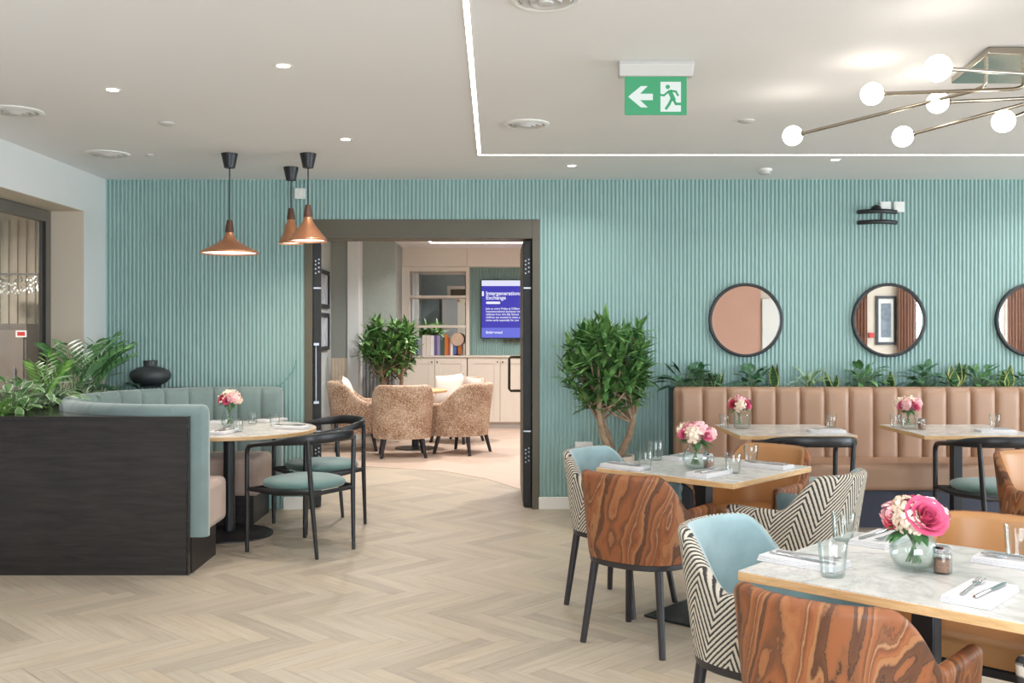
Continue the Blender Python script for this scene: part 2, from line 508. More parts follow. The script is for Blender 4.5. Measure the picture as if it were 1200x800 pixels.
# beige lining of the recess
mb = MB().box(XL-.305, XL-.002, WY1-.004, WY1, WZ0, WZ1).box(XL-.305, XL-.002, WY0, WY1, WZ1-.004, WZ1).box(XL-.305, XL-.002, WY0, WY0+.004, WZ0, WZ1)
struct(mb.build('trim_2', M['beige_wall'], smooth=False))
w = thing('window_1', 'grey framed internal window in the recess of the left wall', 'window', (XL-.28, (WY0+WY1)/2, WZ0)); w['kind'] = 'structure'
hw = (WY1-WY0)/2-.006; hh = WZ1-WZ0-.006
fm = plain('taupe_grey_window_frame', S(104,98,90), .45)
mb = MB(); t_ = .085
mb.box(-.03, .03, -hw, -hw+t_, 0, hh).box(-.03, .03, hw-t_, hw, 0, hh).box(-.03, .03, -hw+t_, hw-t_, hh-t_, hh).box(-.03, .03, -hw+t_, hw-t_, 0, t_)
mb.build('window_frame', fm, w, bevel=.004)
MB().box(-.004, .004, -hw+t_-.004, hw-t_+.004, t_-.004, hh-t_+.004).build('window_pane', M['pane'], w, smooth=False)
mb = MB(); mb.box(.004, .029, hw-t_-.004, hw-t_, t_, hh-t_).build('jamb_dark_plate', M['black'], w)  # thin black plate over the inner face of the far jamb
# adjacent room behind that window
ax = -6.6
mb = MB().box(ax, XL-.31, 9.6, 9.7, 0, 2.6)
k = ax
while k < XL-.4:
    mb.box(k, k+.05, 9.575, 9.6, 1.05, 2.5); k += .085
struct(mb.build('wall_next_room', plain('beige_slat_wall', S(196,182,162), .7), smooth=False))
struct(MB().box(ax-.1, ax, 2.5, 9.7, 0, 2.6).box(ax, XL-.31, 2.4, 2.5, 0, 2.6).build('wall_next_room_side', M['beige_wall'], smooth=False))
struct(MB().box(ax-.1, XL-.31, 2.4, 9.7, 2.6, 2.68).build('ceiling_next_room', M['ceil'], smooth=False))
# --- rear and right walls (seen in the mirrors)
mb = MB()
RW = [(-.8, 2.4), (7.3, 9.0)]      # rear windows in x
mb.box(XL, RW[0][0], YF-.2, YF, 0, H).box(RW[0][1], RW[1][0], YF-.2, YF, 0, H).box(RW[1][1], XR, YF-.2, YF, 0, H)
for a, b in RW: mb.box(a, b, YF-.2, YF, 2.45, H).box(a, b, YF-.2, YF, 0, .35)
struct(mb.build('wall_rear', M['beige_wall'], smooth=False))
struct(MB().box(2.45, 4.66, YF, YF+.03, 0, H).build('wall_rear_panel', M['salmon'], smooth=False))
d = thing('door_1', 'white door in the rear wall', 'door', (5.1, YF+.03, 0)); d['kind'] = 'structure'
MB().box(-.42, .42, -.02, .03, 0, 2.0).build('door_leaf', M['white'], d, bevel=.004)
MB().tube([(-.36, .03, 1.0), (-.36, .07, 1.0), (-.25, .07, 1.0)], .009).build('door_handle', M['steel'], d)
RYW = (.4, 6.2)
mb = MB().box(XR, XR+.2, YF-.2, RYW[0], 0, H).box(XR, XR+.2, RYW[1], YB+T, 0, H).box(XR, XR+.2, *RYW, 0, .3).box(XR, XR+.2, *RYW, 2.45, H)
struct(mb.build('wall_right', M['wall_white'], smooth=False))
def win(name, label, loc, rot, w2, z0, z1):
    o = thing(name, label, 'window', loc, rot); o['kind'] = 'structure'
    mb = MB(); t = .06; n = 3
    mb.box(-w2, w2, -.04, .02, z0, z0+t).box(-w2, w2, -.04, .02, z1-t, z1)
    for i in range(n+1):
        x = -w2+(2*w2-t)*i/n; mb.box(x, x+t, -.04, .02, z0+t, z1-t)
    mb.build('window_frame', M['white'], o, bevel=.004)
    MB().box(-w2+t, w2-t, -.012, -.006, z0+t, z1-t).build('window_pane', M['pane'], o, smooth=False)
win('window_2', 'wide white framed window behind the camera', ((RW[0][0]+RW[0][1])/2, YF-.1, 0), 0, (RW[0][1]-RW[0][0])/2, .35, 2.45)
win('window_3', 'white framed curtained window in the rear wall', ((RW[1][0]+RW[1][1])/2, YF-.1, 0), 0, (RW[1][1]-RW[1][0])/2, .35, 2.45)
win('window_4', 'wide white framed window in the right wall', (XR+.1, sum(RYW)/2, 0), R(90), (RYW[1]-RYW[0])/2, .3, 2.45)
def curtain(label, x0, x1, grp='brown curtains of the rear wall'):
    mb = MB(); n = max(24, int((x1-x0)*150)); rows = []
    for z in (0.03, 1.2, 2.5):
        rows.append([(x0+(x1-x0)*i/n, YF+.09+.03*math.sin(i*.8)+.008*math.sin(i*.31), z) for i in range(n+1)])
    mb.grid(rows)
    o = mb.build('curtain', M['curtain'], solid=.004, angle=80)
    tag(o, label, 'curtain', grp)
curtain('narrow brown curtain beside the white rear door, seen in the middle round mirror', 6.28, 6.5)
curtain('brown curtain between the framed print and the rear window, seen in the middle round mirror', 7.04, 7.36)
curtain('brown curtain on the far side of the rear window, seen in the cut-off round mirror', 8.93, 9.5)
p = thing('framed_print', 'dark framed grey print on the rear wall, seen in the middle round mirror', 'picture', (6.86, YF, 1.62))
mb = MB().box(-.18, .18, 0, .03, -.43, -.38).box(-.18, .18, 0, .03, .38, .43).box(-.18, -.135, 0, .03, -.38, .38).box(.135, .18, 0, .03, -.38, .38)
mb.build('frame', M['black'], p)
MB().box(-.135, .135, .004, .012, -.38, .38).build('mount', M['paper'], p)
MB().box(-.09, .09, .012, .014, -.3, .3).build('print', plain('grey_print', S(120,130,140), .7, var=.3, sc=14), p)
o = MB().box(-.045, .045, 0, .04, -.045, .045).build('fire_call_point', M['red'], loc=(6.6, YF, 1.36), bevel=.006)
tag(o, 'small red fire call point on the rear wall, seen in the middle round mirror', 'fire alarm')

# --- lounge beyond the opening
LX0, LX1 = -2.17, 2.2
mb = MB().box(LX0-.1, LX0, YB+T, 13.3, 0, H)
struct(mb.build('wall_lounge_left', plain('pale_blue_wallpaper', S(186,194,194), .7), smooth=False))
struct(MB().box(LX1, LX1+.1, YB+T, 15.0, 0, H).build('wall_lounge_right', M['wall_white'], smooth=False))
ZW = 1.075
mb = MB().box(LX0, -1.945, 13.2, 13.3, ZW, H)
struct(mb.build('wall_lounge_nib', M['grey_wall'], smooth=False))
struct(MB().box(-1.945, -1.80, 13.14, 13.6, 0, H).build('trim_3', M['wall_white'], smooth=False))
struct(MB().box(-1.80, -1.36, 13.56, 13.66, ZW, H).box(-1.37, -1.36, 13.66, 14.62, ZW, H).build('wall_lounge_grey', M['grey_wall'], smooth=False))
mb = MB(); mb.box(LX0, -1.945, 13.2, 13.28, 0, ZW)
x = LX0
while x < -1.96: mb.box(x+.01, x+.032, 13.185, 13.2, .05, ZW); x += .045
struct(mb.build('wall_lounge_cream_slats', M['cream_panel'], smooth=False))
mb = MB(); mb.box(-1.80, -1.36, 13.56, 13.66, 0, ZW).box(-1.37, -1.36, 13.66, 14.62, 0, ZW)
x = -1.8
while x < -1.38: mb.box(x+.008, x+.038, 13.54, 13.56, .05, ZW); x += .05
struct(mb.build('wall_lounge_grey_slats', M['grey_panel'], smooth=False))
struct(MB().box(LX0, LX1, 15.0, 15.1, 0, H).build('wall_lounge_back', M['cream_cab'], smooth=False))
mb = MB()
x = -1.36
for w_ in (.955, .955, .955, .695):
    mb.box(x+.002, min(x+w_-.002, LX1), 14.62, 15.0, 2.38, H); x += w_
struct(mb.build('trim_4', M['cream_cab'], smooth=False, bevel=.002))
mb = MB().box(-.40, LX1, 14.9, 14.99, 1.07, 2.38); flutes(mb, -.40, LX1, 1.07, 2.38, 14.899, .035, .012)
struct(mb.build('wall_lounge_fluted', M['teal'], angle=60))

# =================================================================== lounge joinery
def base_cabinet(label):
    o = thing('base_cabinet', label, 'cabinet')
    MB().box(0, .95, .02, .395, .09, 1.045).build('carcass', M['cream_cab'], o, smooth=False)
    MB().box(0, .95, .06, .395, 0, .09).build('plinth', M['grey_plastic'], o, smooth=False)
    for k in (0, 1):
        x0 = .004+k*.474; x1 = x0+.468
        mb = MB().box(x0, x1, .008, .02, .10, 1.04)
        w_ = .085
        mb.box(x0, x0+w_, 0, .008, .10, 1.04).box(x1-w_, x1, 0, .008, .10, 1.04).box(x0+w_, x1-w_, 0, .008, .10, .10+w_).box(x0+w_, x1-w_, 0, .008, 1.04-w_, 1.04)
        dr = mb.build('door', M['cream_cab'], o, smooth=False, bevel=.003)
        kx = x1-.035 if k == 0 else x0+.035
        MB().lathe([(.004, 0), (.004, .012), (.011, .018), (.011, .026), (.004, .03)], 12, M=Matrix.Translation((kx, 0, .98)) @ Matrix.Rotation(R(90), 4, 'X')).build('knob', M['bronze'], dr)
    return o
CAB = Kind(base_cabinet)
CAB((-1.36, 14.6, 0), 0, 'cream two-door cabinet under the bookshelf in the lounge', 'cream base cabinets in the lounge')
CAB((-.40, 14.6, 0), 0, 'cream two-door cabinet under the blue screen', 'cream base cabinets in the lounge')
CAB((.56, 14.6, 0), 0, 'cream two-door cabinet past the open right-hand door leaf', 'cream base cabinets in the lounge')
tag(MB().box(-1.36, 2.19, 14.58, 14.995, 1.047, 1.072).build('worktop', M['cream_cab'], bevel=.004), 'long cream worktop over the lounge cabinets', 'worktop')
su = thing('shelf_unit', 'cream open bookshelf with mirrored back in the lounge', 'shelf', (0, 14.64, 0))
sx0, sx1 = PX(471, 14.64), PX(550, 14.64)
for a_, b_ in ((sx0, sx0+.115), (sx1-.05, sx1)): MB().box(a_, b_, 0, .3, 1.074, 2.378).build('side_panel', M['cream_cab'], su, bevel=.003)
MB().box(sx0+.115, sx1-.05, 0, .3, 2.31, 2.378).build('top_panel', M['cream_cab'], su, bevel=.003)
for py in (347.5, 382.5):
    z = PZ(py, 14.64); MB().box(sx0+.115, sx1-.05, .0, .28, z-.018, z+.018).build('shelf', M['cream_cab'], su, bevel=.003)
mm = MB().box(-.40, .40, -.003, .003, 1.075, 2.31).build('mirror_back', M['mirror'], su, smooth=False, loc=((sx0+sx1)/2+.03, .26, 0))
mm.rotation_euler.z = R(-2.5)
# books
bcol = {'plum': S(84,62,92), 'navy': S(52,58,96), 'lavender': S(150,146,186), 'cream': S(226,216,204), 'white': S(236,234,232), 'purple': S(110,86,140),
        'green': S(62,84,74), 'orange': S(206,116,52), 'blue': S(96,116,176), 'rust': S(176,86,44), 'grey': S(150,150,156)}
bm_ = {k: plain('cover_'+k, v, .55) for k, v in bcol.items()}
bk = [('plum',.035,.27,'dark plum book first from the left end of the shelf'), ('navy',.03,.28,'navy book between the plum and lavender books'), ('lavender',.03,.26,'lavender book right of the navy book'),
      ('grey',.03,.24,'slim grey book left of the cream books'), ('cream',.055,.3,'thick cream book, left one of the cream pair'), ('cream',.06,.3,'thick cream book, right one of the cream pair'), ('white',.05,.29,'white book right of the cream books'),
      ('purple',.04,.3,'purple book right of the white book'), ('lavender',.045,.29,'lavender book left of the green book'), ('green',.06,.24,'dark green book left of the orange book'),
      ('orange',.05,.31,'bright orange book, tallest on the shelf'), ('rust',.03,.26,'rust brown book right of the orange book'), ('white',.035,.27,'white book beside the blue book'), ('blue',.055,.29,'blue book near the rust coloured pair'), ('orange',.07,.22,'short wide orange book nearest the rattan ornament')]
x = PX(484, 14.7)
for i, (c_, w_, h_, lb) in enumerate(bk):
    o = thing('book', lb+' in the lounge', 'book', (x, 14.72, 1.0725), 0, 'books on the lounge shelf')
    d_ = .15
    mb = MB().box(0, .004, 0, d_, 0, h_).box(w_-.004, w_, 0, d_, 0, h_).box(.004, w_-.004, 0, .004, 0, h_)
    mb.build('cover', bm_[c_], o, smooth=False)
    MB().box(.004, w_-.004, .004, d_-.006, .004, h_-.006).build('pages', M['paper'], o, smooth=False)
    x += w_+.003
o = thing('rattan_ornament', 'round pale disc ornament on a stand at the right end of the bookshelf', 'ornament', (PX(536, 14.72), 14.70, 1.0725))
MB().lathe([(.05, 0), (.05, .01), (.012, .02), (.008, .14)], 16).build('stand', M['legwood'], o)
MB().lathe([(.0, -.012), (.09, -.012), (.1, 0), (.09, .012), (0, .012)], 24, M=Matrix.Translation((0, 0, .235)) @ Matrix.Rotation(R(90), 4, 'X')).build('disc', plain('pale_rattan', S(206,178,156), .8, var=.15, sc=60), o)

# --- screen
def text(body, size, mat, parent, loc, name='screen_text', align='LEFT', bold=0):
    cu = bpy.data.curves.new(name, 'FONT'); cu.body = body; cu.size = size; cu.align_x = align; cu.extrude = .0006; cu.offset = bold
    tmp = bpy.data.objects.new(name, cu); COL.objects.link(tmp)
    bpy.context.view_layer.update()
    me = bpy.data.meshes.new_from_object(tmp.evaluated_get(bpy.context.evaluated_depsgraph_get()))
    bpy.data.objects.remove(tmp); me.name = name
    me.materials.clear(); me.materials.append(mat)
    o = bpy.data.objects.new(name, me); COL.objects.link(o); o.parent = parent
    o.location = loc; o.rotation_euler = (R(90), 0, 0)
    return o
YT = 14.82
tv = thing('wall_screen', 'wall-hung screen showing a blue Intergenerational Exchange notice', 'screen', (PX(563.5, YT), YT, PZ(396.5, YT)))
tw, th_ = 1.5, (396.5-327.5)/(FPX/YT)
MB().box(0, tw, 0, .06, 0, th_).build('bezel', M['black'], tv, bevel=.004)
e1 = emis('screen_blue', S(62,58,178), .73); e2 = emis('screen_band', S(104,112,220), .73); e3 = emis('screen_header', S(226,228,250), .73); e4 = emis('screen_white', S(240,240,255), .73)
MB().box(.012, tw-.012, -.002, 0, .16, th_-.095).build('screen', e1, tv, smooth=False)
MB().box(.012, tw-.012, -.002, 0, .012, .16).build('screen_band', e2, tv, smooth=False)
MB().box(.012, tw-.012, -.002, 0, th_-.095, th_-.012).build('screen_header', e3, tv, smooth=False)
z = th_-.20
text('Intergenerational', .079, e4, tv, (.075, -.003, z-.03), bold=.0016)
text('Exchange', .079, e4, tv, (.075, -.003, z-.095), bold=.0016)
MB().box(.016, .045, -.003, -.002, z-.045, z+.025).build('screen_icon', e4, tv, smooth=False)
mb = MB(); 
def ring_poly(x0, x1, z0, z1, t):
    mb.box(x0, x1, -.003, -.002, z0, z0+t).box(x0, x1, -.003, -.002, z1-t, z1).box(x0, x0+t, -.003, -.002, z0+t, z1-t).box(x1-t, x1, -.003, -.002, z0+t, z1-t)
mb.prism([(.075+.018+.018*math.cos(a), 0+.018*math.sin(a)) for a in [PI/2+PI*i/8 for i in range(9)]]+[(.29-.018+.018*math.cos(a), .018*math.sin(a)) for a in [-PI/2+PI*i/8 for i in range(9)]], .002, .003, M=Matrix.Translation((0, 0, z-.145)) @ Matrix.Rotation(R(90), 4, 'X')); mb.build('screen_badge', e4, tv, smooth=False)
for i, ln in enumerate(('Join us every Friday at 2:00pm', 'intergenerational exchange with', 'children from Ark Elly School', 'children are excited to meet you', 'some cards especially for you')):
    text(ln, .041, e4, tv, (.075, -.003, z-.245-i*.043), bold=.0008)
text('Bridgewood', .05, e4, tv, (.075, -.003, .075), bold=.0015)
MB().box(.33, .62, .02, .07, -.055, -.03).build('sensor_bar', M['bronze'], tv, bevel=.003)

# --- framed pictures on the lounge side wall
for (z0, z1, lb) in ((1.72, 2.2, 'upper of two black framed pictures beside the open left door leaf'), (1.19, 1.66, 'lower of two black framed pictures beside the open left door leaf')):
    o = thing('framed_picture', lb, 'picture', (LX0, 12.55, (z0+z1)/2), 0, 'black framed pictures in the lounge')
    h_ = (z1-z0)/2; w_ = .36; f_ = .05
    mb = MB().box(0, .03, -w_, -w_+f_, -h_, h_).box(0, .03, w_-f_, w_, -h_, h_).box(0, .03, -w_+f_, w_-f_, -h_, -h_+f_).box(0, .03, -w_+f_, w_-f_, h_-f_, h_)
    mb.build('frame', M['black'], o, smooth=False)
    MB().box(.002, .01, -w_+f_, w_-f_, -h_+f_, h_-f_).build('print', plain('blue_grey_sketch', S(186,194,204), .6, var=.25, sc=9), o, smooth=False)

# --- bifold door leaves standing open in the lounge
def leaf_door(name, label, loc, rot, side):
    o = thing(name, label, 'door', loc, rot); o['kind'] = 'structure'
    MB().box(-.031, .031, 0, .92, .012, 2.165).build('door_leaf', M['door_dark'], o, bevel=.003)
    MB().box(side*.031-.004, side*.031+.004, .02, .9, .05, 2.13).build('door_face', M['olive'], o, smooth=False)
    for zc in (.42, 1.95):
        mb = MB()
        for i, dx in enumerate((-.013, .013)):
            for dz in (-.05, -.015, .02, .05):
                mb.lathe([(.007, 0), (.007, .004), (0, .0045)], 8, M=Matrix.Translation((dx, 0, zc+dz+i*.012)) @ Matrix.Rotation(R(90), 4, 'X'))
        mb.build('hinge_screws', M['silver'], o)
    mb = MB()
    for zc in (.62, 1.78): mb.box(-.03, .03, -.004, 0, zc-.006, zc+.006)
    mb.build('edge_strip', M['silver'], o, smooth=False)
    return o
dl = leaf_door('door_2', 'dark left door leaf folded open with a slim silver bar', (-1.44, YB+.05, 0), R(14), 1)
MB().tube([(-.012, -.01, 1.33), (-.012, -.02, .86), ], .009).box(-.03, .012, -.03, 0, 1.315, 1.335).box(-.03, .012, -.03, 0, .845, .865).build('door_closer_bar', M['silver'], dl)
dr_ = leaf_door('door_3', 'dark right door leaf folded open with a bronze pull handle', (.262, YB+.05, 0), 0, -1)
MB().tube([(-.035, .8, .9), (-.12, .8, .9), (-.135, .8, .915), (-.135, .8, 1.185), (-.12, .8, 1.2), (-.035, .8, 1.2)], .012, 8).build('door_handle', M['bronze'], dr_)
# =================================================================== seating builders
def plan_u(a, yb, yf, arc, nst, ex=2.5):
    """stations along a U: right arm front -> back -> left arm front; returns (x,y,nx,ny,s) with inward normal"""
    raw = []
    n = 200
    y0 = yb+arc
    for i in range(21): raw.append((a, yf+(y0-yf)*i/20))
    for i in range(1, n):
        th = PI*i/n
        c, s_ = math.cos(th), math.sin(th)
        raw.append((a*math.copysign(abs(c)**(2/ex), c), y0-arc*abs(s_)**(2/ex)))
    for i in range(21): raw.append((-a, y0+(yf-y0)*i/20))
    cum = [0]
    for i in range(1, len(raw)): cum.append(cum[-1]+math.dist(raw[i], raw[i-1]))
    out = []; j = 0
    for k in range(nst+1):
        s_ = cum[-1]*k/nst
        while j < len(cum)-2 and cum[j+1] < s_: j += 1
        u = (s_-cum[j])/max(1e-9, cum[j+1]-cum[j])
        out.append((raw[j][0]+(raw[j+1][0]-raw[j][0])*u, raw[j][1]+(raw[j+1][1]-raw[j][1])*u, s_))
    res = []
    for k, (x, y, s_) in enumerate(out):
        x0, y0_, _ = out[max(0, k-1)]; x1, y1, _ = out[min(nst, k+1)]
        tx, ty = x1-x0, y1-y0_; l = math.hypot(tx, ty) or 1
        res.append((x, y, ty/l, -tx/l, s_))     # normal to the left/right of travel
    # make inward
    res = [(x, y, (nx if nx*(-x)+ny*(-y) > 0 else -nx), (ny if nx*(-x)+ny*(-y) > 0 else -ny), s_) for x, y, nx, ny, s_ in res]
    return res
def sstep(a, b, x):
    t = min(1, max(0, (x-a)/(b-a))); return t*t*(3-2*t)
def tub_shell(W, yb, yf, hb, ha, zb, zi, th, arc, ya, yc, bs=.9, lean=.04, nst=60, ex=2.5):
    st = plan_u(W/2, yb, yf, arc, nst, ex)
    ends = []
    r = th/2
    seq = []
    for a in (84, 66, 44, 22): seq.append((0, r*math.sin(R(a)), math.cos(R(a))))
    for k in range(nst+1): seq.append((k, 0, 1))
    for a in (22, 44, 66, 84): seq.append((nst, r*math.sin(R(a)), math.cos(R(a))))
    O, I, UO, UI = [], [], [], []
    for k, e, c in seq:
        x, y, nx, ny, s_ = st[k]
        y += e
        top = ha+(hb-ha)*(1-sstep(ya, yc, y)) - r*(1-c)
        # back top edge dips slightly to the corners
        hw = r*c
        cx, cy = x+nx*r, y+ny*r
        def at(z, off):
            f = (z-zb)/(hb-zb)
            sc = bs+(1-bs)*min(1, max(0, f))**.75
            ly = -lean*max(0, f)**1.5*(1-sstep(ya-.1, yc, y))
            return ((cx+nx*off)*sc, (cy+ny*off)*sc+ly, z)
        zt = top-hw
        po = []; pu = []
        for i in range(11):
            z = zb+(zt-zb)*i/10; po.append(at(z, -hw)); pu.append((s_, z))
        for i in range(1, 6):
            an = PI*i/8; po.append(at(zt+hw*math.sin(an), -hw*math.cos(an))); pu.append((s_, zt+hw*an))
        pi_ = []
        for i in range(5, 9):
            an = PI*i/8; pi_.append(at(zt+hw*math.sin(an), -hw*math.cos(an)))
        for i in range(1, 9):
            z = zt+(zi-zt)*i/8; pi_.append(at(z, hw))
        O.append(po); I.append(pi_); UO.append(pu); UI.append([(s_, p[2]) for p in pi_])
    mo = MB().grid(O, uvs=UO); mi = MB().grid(I, uvs=UI)
    # close the lower arm ends
    return mo, mi, st
def d_plan(st, bs, inset, yf):
    pts = [((x+nx*inset)*bs, (y+ny*inset)*bs) for x, y, nx, ny, s_ in st[::2]]
    return pts
def cushion(mb, plan, levels, c=(0, 0)):
    rows = []
    for ins, z in levels:
        row = []
        for x, y in plan:
            d = math.hypot(x-c[0], y-c[1]); f = max(0, (d-ins)/d); row.append((c[0]+(x-c[0])*f, c[1]+(y-c[1])*f, z))
        rows.append(row)
    mb.grid(rows, closed=True)
    n = len(plan); o = len(mb.v)
    mb.v.append(Vector((c[0], c[1], levels[-1][1]+.002)))
    base = o-n
    mb.f += [[base+i, base+(i+1) % n, o] for i in range(n)]
    mb.f.append([o-n*len(levels)+i for i in range(n)][::-1])
    return mb
def tub_chair(name, label, outer, inner, W=.54, cat='chair', hb=.80, ha=.632):
    o = thing(name, label, cat)
    mo, mi, st = tub_shell(W, -.275, .205, hb, ha, .40, .40, .05, .27, -.225, -.05)
    mo.build('backrest_shell', outer, o, angle=70)
    mi.build('backrest_lining', inner, o, angle=70)
    pl = d_plan(st, .9, .045, .2)
    mb = MB(); cushion(mb, pl, [(.004, .405), (0, .43), (0, .455), (.008, .47), (.025, .479), (.06, .484)], (0, -.02))
    mb.build('seat', inner, o, angle=70)
    pr = d_plan(st, .9, .004, .2)
    mb = MB().prism(pr, .372, .402); mb.build('seat_rail', M['legwood'], o, bevel=.006)
    for sx, sy in ((-1, 1), (1, 1), (-1, -1), (1, -1)):
        MB().tube([(sx*.165, sy*.155-.02, .375), (sx*.205, sy*.205-.01, 0)], [.019, .0145], 12).build('leg', M['legwood'], o)
    return o
AGATE = Kind(lambda l: tub_chair('tub_chair', l, M['agate'], M['tan']))
ZIG = Kind(lambda l: tub_chair('tub_chair', l, M['zig'], M['skyvelvet']))
def barrel(label):
    o = thing('barrel_armchair', label, 'armchair')
    mo, mi, st = tub_shell(.72, -.33, .26, .83, .60, .22, .36, .085, .36, -.22, .12, .92, .05, 56, 2.3)
    mo.build('backrest_shell', M['speckle'], o, angle=70); mi.build('backrest_lining', M['speckle'], o, angle=70)
    pl = d_plan(st, .92, .06, .2)
    mb = MB(); cushion(mb, pl, [(.004, .22), (0, .3), (0, .40), (.012, .43), (.035, .445), (.09, .452)], (0, -.02)); mb.build('seat', M['speckle'], o, angle=70)
    for sx, sy in ((-1, 1), (1, 1), (-1, -1), (1, -1)):
        MB().tube([(sx*.21, sy*.19-.02, .235), (sx*.25, sy*.24-.02, 0)], [.026, .018], 10).build('leg', M['legwood'], o)
    return o
BARREL = Kind(barrel)
def throw_pillow(label):
    mb = MB(); n = 12; a = .22
    for sgn in (1, -1):
        rows = []
        for i in range(n+1):
            row = []
            for j in range(n+1):
                u = 2*i/n-1; v = 2*j/n-1
                px = a*u*(1-.07*(1-v*v)); pz = a*v*(1-.07*(1-u*u))
                row.append((px, sgn*.075*((1-u**4)*(1-v**4))**.6, pz+a))
            rows.append(row)
        mb.grid(rows)
    o = thing('throw_pillow', label, 'cushion')
    mb.build('cover', M['cushion'], o, angle=60)
    return o
PILLOW = Kind(throw_pillow)
def rail_sweep(mb, pts, hh, tt, n=12):
    m = len(pts); rows = []
    for i, p in enumerate(pts):
        p = Vector(p); t = Vector(pts[min(i+1, m-1)])-Vector(pts[max(i-1, 0)]); t.normalize()
        side = t.cross(Vector((0, 0, 1))); side.normalize(); up = side.cross(t)
        rows.append([p+side*(tt[i]*math.cos(2*PI*k/n))+up*(hh[i]*math.copysign(abs(math.sin(2*PI*k/n))**.7, math.sin(2*PI*k/n))) for k in range(n)])
    mb.grid(rows, closed=True)
    mb.f.append(list(range(n))[::-1]); mb.f.append([(m-1)*n+k for k in range(n)])
def catmull(P, k=6):
    out = []
    for i in range(len(P)-1):
        p0 = P[max(0, i-1)]; p1 = P[i]; p2 = P[i+1]; p3 = P[min(len(P)-1, i+2)]
        for j in range(k):
            t = j/k
            out.append(tuple(.5*((2*b)+(-a+c)*t+(2*a-5*b+4*c-d)*t*t+(-a+3*b-3*c+d)*t**3) for a, b, c, d in zip(p0, p1, p2, p3)))
    out.append(tuple(P[-1])); return out
def black_chair(label):
    o = thing('open_armchair', label, 'chair')
    half = [(0, -.285, .758, .034, .013), (.1, -.275, .757, .034, .013), (.19, -.235, .752, .033, .013), (.25, -.15, .742, .028, .013), (.275, -.04, .728, .02, .014), (.28, .07, .715, .016, .0145), (.278, .16, .705, .0155, .0155), (.274, .205, .698, .0155, .0155)]
    full = [(-x, y, z, h, t) for x, y, z, h, t in half[:0:-1]]+half
    sm = catmull(full, 5)
    mb = MB(); rail_sweep(mb, [p[:3] for p in sm], [p[3] for p in sm], [p[4] for p in sm])
    mb.build('back_rail', M['blackwood'], o, angle=60)
    for sx in (-1, 1):
        P = catmull([(sx*.274, .195, .699), (sx*.272, .235, .688), (sx*.27, .258, .655), (sx*.268, .262, .6), (sx*.266, .264, .3), (sx*.264, .266, 0)], 4)
        MB().tube(P, [.0155]*(len(P)-5)+[.0155, .015, .0145, .014, .013], 10).build('front_leg', M['blackwood'], o)
        MB().tube([(sx*.215, -.225, .745), (sx*.195, -.235, .42), (sx*.172, -.262, 0)], [.015, .0165, .012], 10).build('back_leg', M['blackwood'], o)
        MB().tube([(sx*.266, .262, .41), (sx*.245, 0, .405), (sx*.195, -.236, .415)], [.013, .022, .015], 10).build('side_rail', M['blackwood'], o)
    mb = MB().tube([(-.266, .258, .405), (0, .25, .4), (.266, .258, .405)], [.013, .018, .013], 10).tube([(-.195, -.236, .405), (.195, -.236, .405)], .014, 10)
    mb.build('cross_rail', M['blackwood'], o)
    pl = []
    for i in range(48):
        a = 2*PI*i/48; c, s_ = math.cos(a), math.sin(a)
        y = .255*math.copysign(abs(s_)**.72, s_); w = .252-.045*max(0, -(y)/.255)
        pl.append((w*math.copysign(abs(c)**.72, c), y))
    mb = MB(); cushion(mb, pl, [(.035, .418), (.012, .428), (0, .445), (.008, .462), (.03, .474), (.08, .482), (.16, .485)])
    mb.build('seat', M['tealseat'], o, angle=70)
    return o
BLACK = Kind(black_chair)

# =================================================================== tables
def square_table(label, W=.77, D=.77, base='plate'):
    o = thing('square_table', label, 'table')
    MB().box(-W/2, W/2, -D/2, D/2, .722, .747).build('tabletop_edge', M['oak_edge'], o, bevel=.002)
    MB().box(-W/2+.0015, W/2-.0015, -D/2+.0015, D/2-.0015, .747, .75).build('tabletop', M['marble'], o, smooth=False)
    MB().box(-.032, .032, -.032, .032, .012, .715).build('pole', M['black'], o, bevel=.004)
    MB().box(-.2, .2, -.2, .2, .712, .722).build('top_plate', M['black'], o, bevel=.002)
    MB().box(-.215, .215, -.215, .215, 0, .012).build('base_plate', M['black'], o, bevel=.003)
    return o
TB1 = (1.235, 2.85); TB2 = (1.05, 5.0); TB3 = (1.985, 6.89); TB4 = (3.19, 6.89); TR = (-1.871, 7.01)
TAB = Kind(square_table)
GT = 'square marble-topped tables'
TAB((*TB1, 0), R(46.8), 'square marble-topped table nearest the camera, with the large pink rose bouquet', GT)
TAB((*TB2, 0), R(46.7), 'square marble-topped table between the agate chair and the zigzag chair, in the middle', GT)
TAB((*TB3, 0), 0, 'square marble-topped table at the left end of the tan banquette', GT)
TAB((*TB4, 0), 0, 'square marble-topped table at the right of the tan banquette', GT)
o = thing('round_table', 'round marble-topped pedestal table in the curved booth', 'table', (*TR, 0))
MB().lathe([(.598, .72), (.605, .722), (.605, .743), (.603, .745)], 72).build('tabletop_edge', M['oak_edge'], o)
MB().lathe([(.6, .745), (.6, .748), (0, .748)], 72).build('tabletop', M['marble'], o, angle=30)
MB().lathe([(.04, .01), (.04, .72)], 24).build('pole', M['black'], o)
MB().lathe([(.305, 0), (.305, .01), (.29, .018), (.06, .022), (.04, .03)], 56).build('base_plate', M['black'], o)
o = thing('lounge_table', 'round pale-topped pedestal table among the lounge armchairs', 'table', (-.97, 12.15, 0))
MB().lathe([(.38, .69), (.39, .695), (.39, .715), (.38, .72), (0, .72)], 48).build('tabletop', M['oak_edge'], o, angle=30)
MB().lathe([(.045, .01), (.045, .69)], 20).build('pole', M['black'], o)
MB().lathe([(.25, 0), (.25, .012), (.05, .03)], 36).build('base_plate', M['black'], o)
